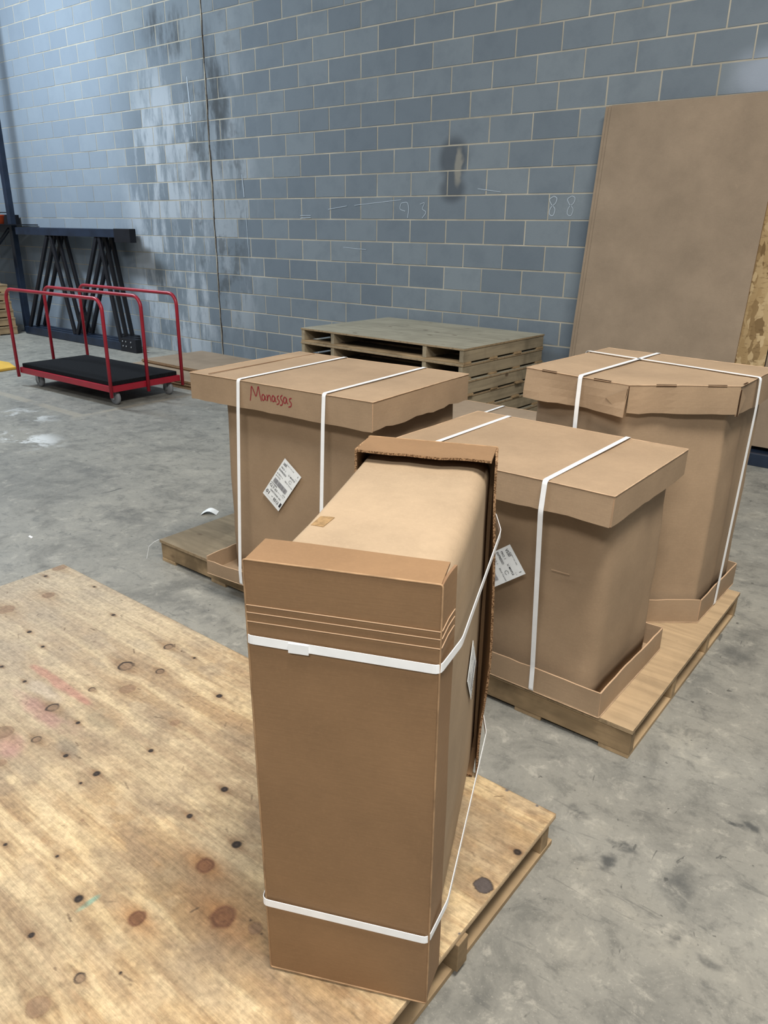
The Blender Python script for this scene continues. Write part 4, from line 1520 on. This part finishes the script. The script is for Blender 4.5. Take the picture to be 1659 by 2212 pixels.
# upright frames lying on edge against the wall
for i, (yb, yt, sh, lab) in enumerate((
        (5.66, 5.74, 0.0, 'dark blue rack upright frame on edge, outermost of three against the wall'),
        (5.77, 5.85, 0.10, 'dark blue rack upright frame on edge, middle of three against the wall'),
        (5.88, 5.96, 0.20, 'dark blue rack upright frame on edge, nearest the wall of three'))):
    fr = thing('rack_frame', lab, 'rack frame', (-8.85, yb, 0), 0, 'rack upright frames against the wall')
    zt_ = 1.50
    ty = yt - yb

    def yy(z):
        return ty * z / zt_
    XL = -2.50
    XR = -0.17 * i
    for z in (0.055, zt_ - 0.055):
        m = MB()
        m.box(XL, XR, yy(z) - 0.035, yy(z) + 0.035, z - 0.05, z + 0.05)
        m.build('rail', 'blue_steel', fr, bevel=0.004)
        m = MB()
        m.box(XR, XR + 0.34, yy(z) - 0.045, yy(z) + 0.045, z - 0.055 if z < 1 else z - 0.105, z + 0.115 if z < 1 else z + 0.055)
        m.build('foot_plate', 'black_steel', fr, bevel=0.003)
    xs = [-0.18, -0.55, -1.0, -1.42, -1.95, -2.45, -3.0]
    xs = [-0.16, -0.42, -1.05, -1.22, -1.85, -2.10]
    for (xa, xb) in ((-0.05 - 0.03 * i, -0.40 - 0.03 * i), (-1.10, -0.46), (-1.16, -1.60), (-2.40, -1.68)):
        m = MB()
        za, zb = 0.105, zt_ - 0.105
        d = Vector((xb - xa, yy(zb) - yy(za), zb - za))
        s = Vector((d.z, 0, -d.x)).normalized() * 0.028
        t = Vector((0, 0.018, 0))
        A0, B0 = Vector((xa, yy(za), za)), Vector((xb, yy(zb), zb))
        vs = [A0 - s - t, A0 + s - t, A0 + s + t, A0 - s + t, B0 - s - t, B0 + s - t, B0 + s + t, B0 - s + t]
        m.add(vs, [(0, 1, 2, 3), (7, 6, 5, 4), (0, 4, 5, 1), (1, 5, 6, 2), (2, 6, 7, 3), (3, 7, 4, 0)])
        m.build('brace', 'black_steel', fr, bevel=0.003)
    m = MB()
    if i == 0:
        for z in (0.09, 0.03):
            for x in (0.06, 0.13, 0.24):
                m.disc((x, -0.047, z + 0.04), (0, 1, 0), 0.010, 0.006, 8)
        m.build('bolts', 'zinc', fr)

# wooden pallets piled beside the rack post
cnt = ['lowest', 'second from the floor', 'third from the floor', 'fourth from the floor', 'fifth from the floor', 'sixth from the floor', 'seventh from the floor', 'eighth from the floor', 'topmost']
for i in range(9):
    dx = -0.05 * i if i > 5 else -0.02 * i
    pallet('wooden_pallet', 'brown wooden pallet, %s in the pile beside the blue rack post' % cnt[i], -12.40 + dx, -11.36 + dx, 4.60, 5.52, base=0.118 * i, h=0.1175, along='y', ns=3, nb=4,
           top='lumber_x', lum='lumber_y', lum2='lumber_x', rz=R(0.0), group='wooden pallets piled beside the rack post', ply=0.022)

# ------------------------------------------------------------------ small things on the floor
ye = thing('yellow_block', 'yellow plastic block lying on the concrete beyond the red cart', 'plastic block', (-8.72, 3.93, 0), R(8))
m = MB()
m.add([(-0.25, -0.12, 0), (0.20, -0.12, 0), (0.20, 0.12, 0), (-0.25, 0.12, 0), (-0.25, -0.12, 0.07), (0.08, -0.11, 0.07), (0.08, 0.11, 0.07), (-0.25, 0.12, 0.07), (0.20, -0.1, 0.03), (0.20, 0.1, 0.03)],
      [(0, 3, 2, 1), (4, 5, 6, 7), (0, 1, 8, 5, 4), (2, 3, 7, 6, 9), (1, 2, 9, 8), (5, 8, 9, 6), (3, 0, 4, 7)])
m.build('body', 'yellow', ye, bevel=0.008)
m = MB()
m.box(-0.12, 0.02, -0.122, -0.118, 0.03, 0.05)
m.build('slot', 'black_steel', ye)

m = MB()
nxp = 10
vs, fs = [], []
for i in range(nxp + 1):
    u = i / nxp
    for j in range(2):
        vs.append((-0.045 + 0.09 * u, -0.03 + 0.06 * j + 0.01 * u, 0.002 + 0.022 * math.sin(PI * u) ** 1.2))
for i in range(nxp):
    fs.append((2 * i, 2 * i + 2, 2 * i + 3, 2 * i + 1))
m.add(vs, fs)
m.add([(a, b, c - 0.0006) for a, b, c in vs], [f[::-1] for f in fs])
o = m.build('paper_scrap', 'paper', None, smooth=True)
o.location = (-3.275, 2.53, 0.0)
o.rotation_euler = (0, 0, R(35))
tag(o, 'curled white paper scrap on the concrete beside the pallet', 'paper')
m = MB()
panel(m, (-0.018, -0.004, 0.001), (0.016, -0.006, 0.001), (0.016, 0.004, 0.004), (-0.018, 0.005, 0.005), 0.0008, 4, 2, 0.001)
o = m.build('paper_scrap', 'paper')
o.location = (-3.72, 1.70, 0.0)
tag(o, 'tiny white paper sliver on the bare concrete', 'paper')
m = MB()
m.tube(curve3 := [(-2.95 + 0.0, 1.962, 0.112), (-2.97, 1.95, 0.10), (-3.0, 1.935, 0.07), (-3.01, 1.93, 0.03), (-3.015, 1.925, 0.004)], 0.0012, 6)
o = m.build('loose_string', 'strap')
tag(o, 'thin white strip hanging off the corner of the pallet', 'string')
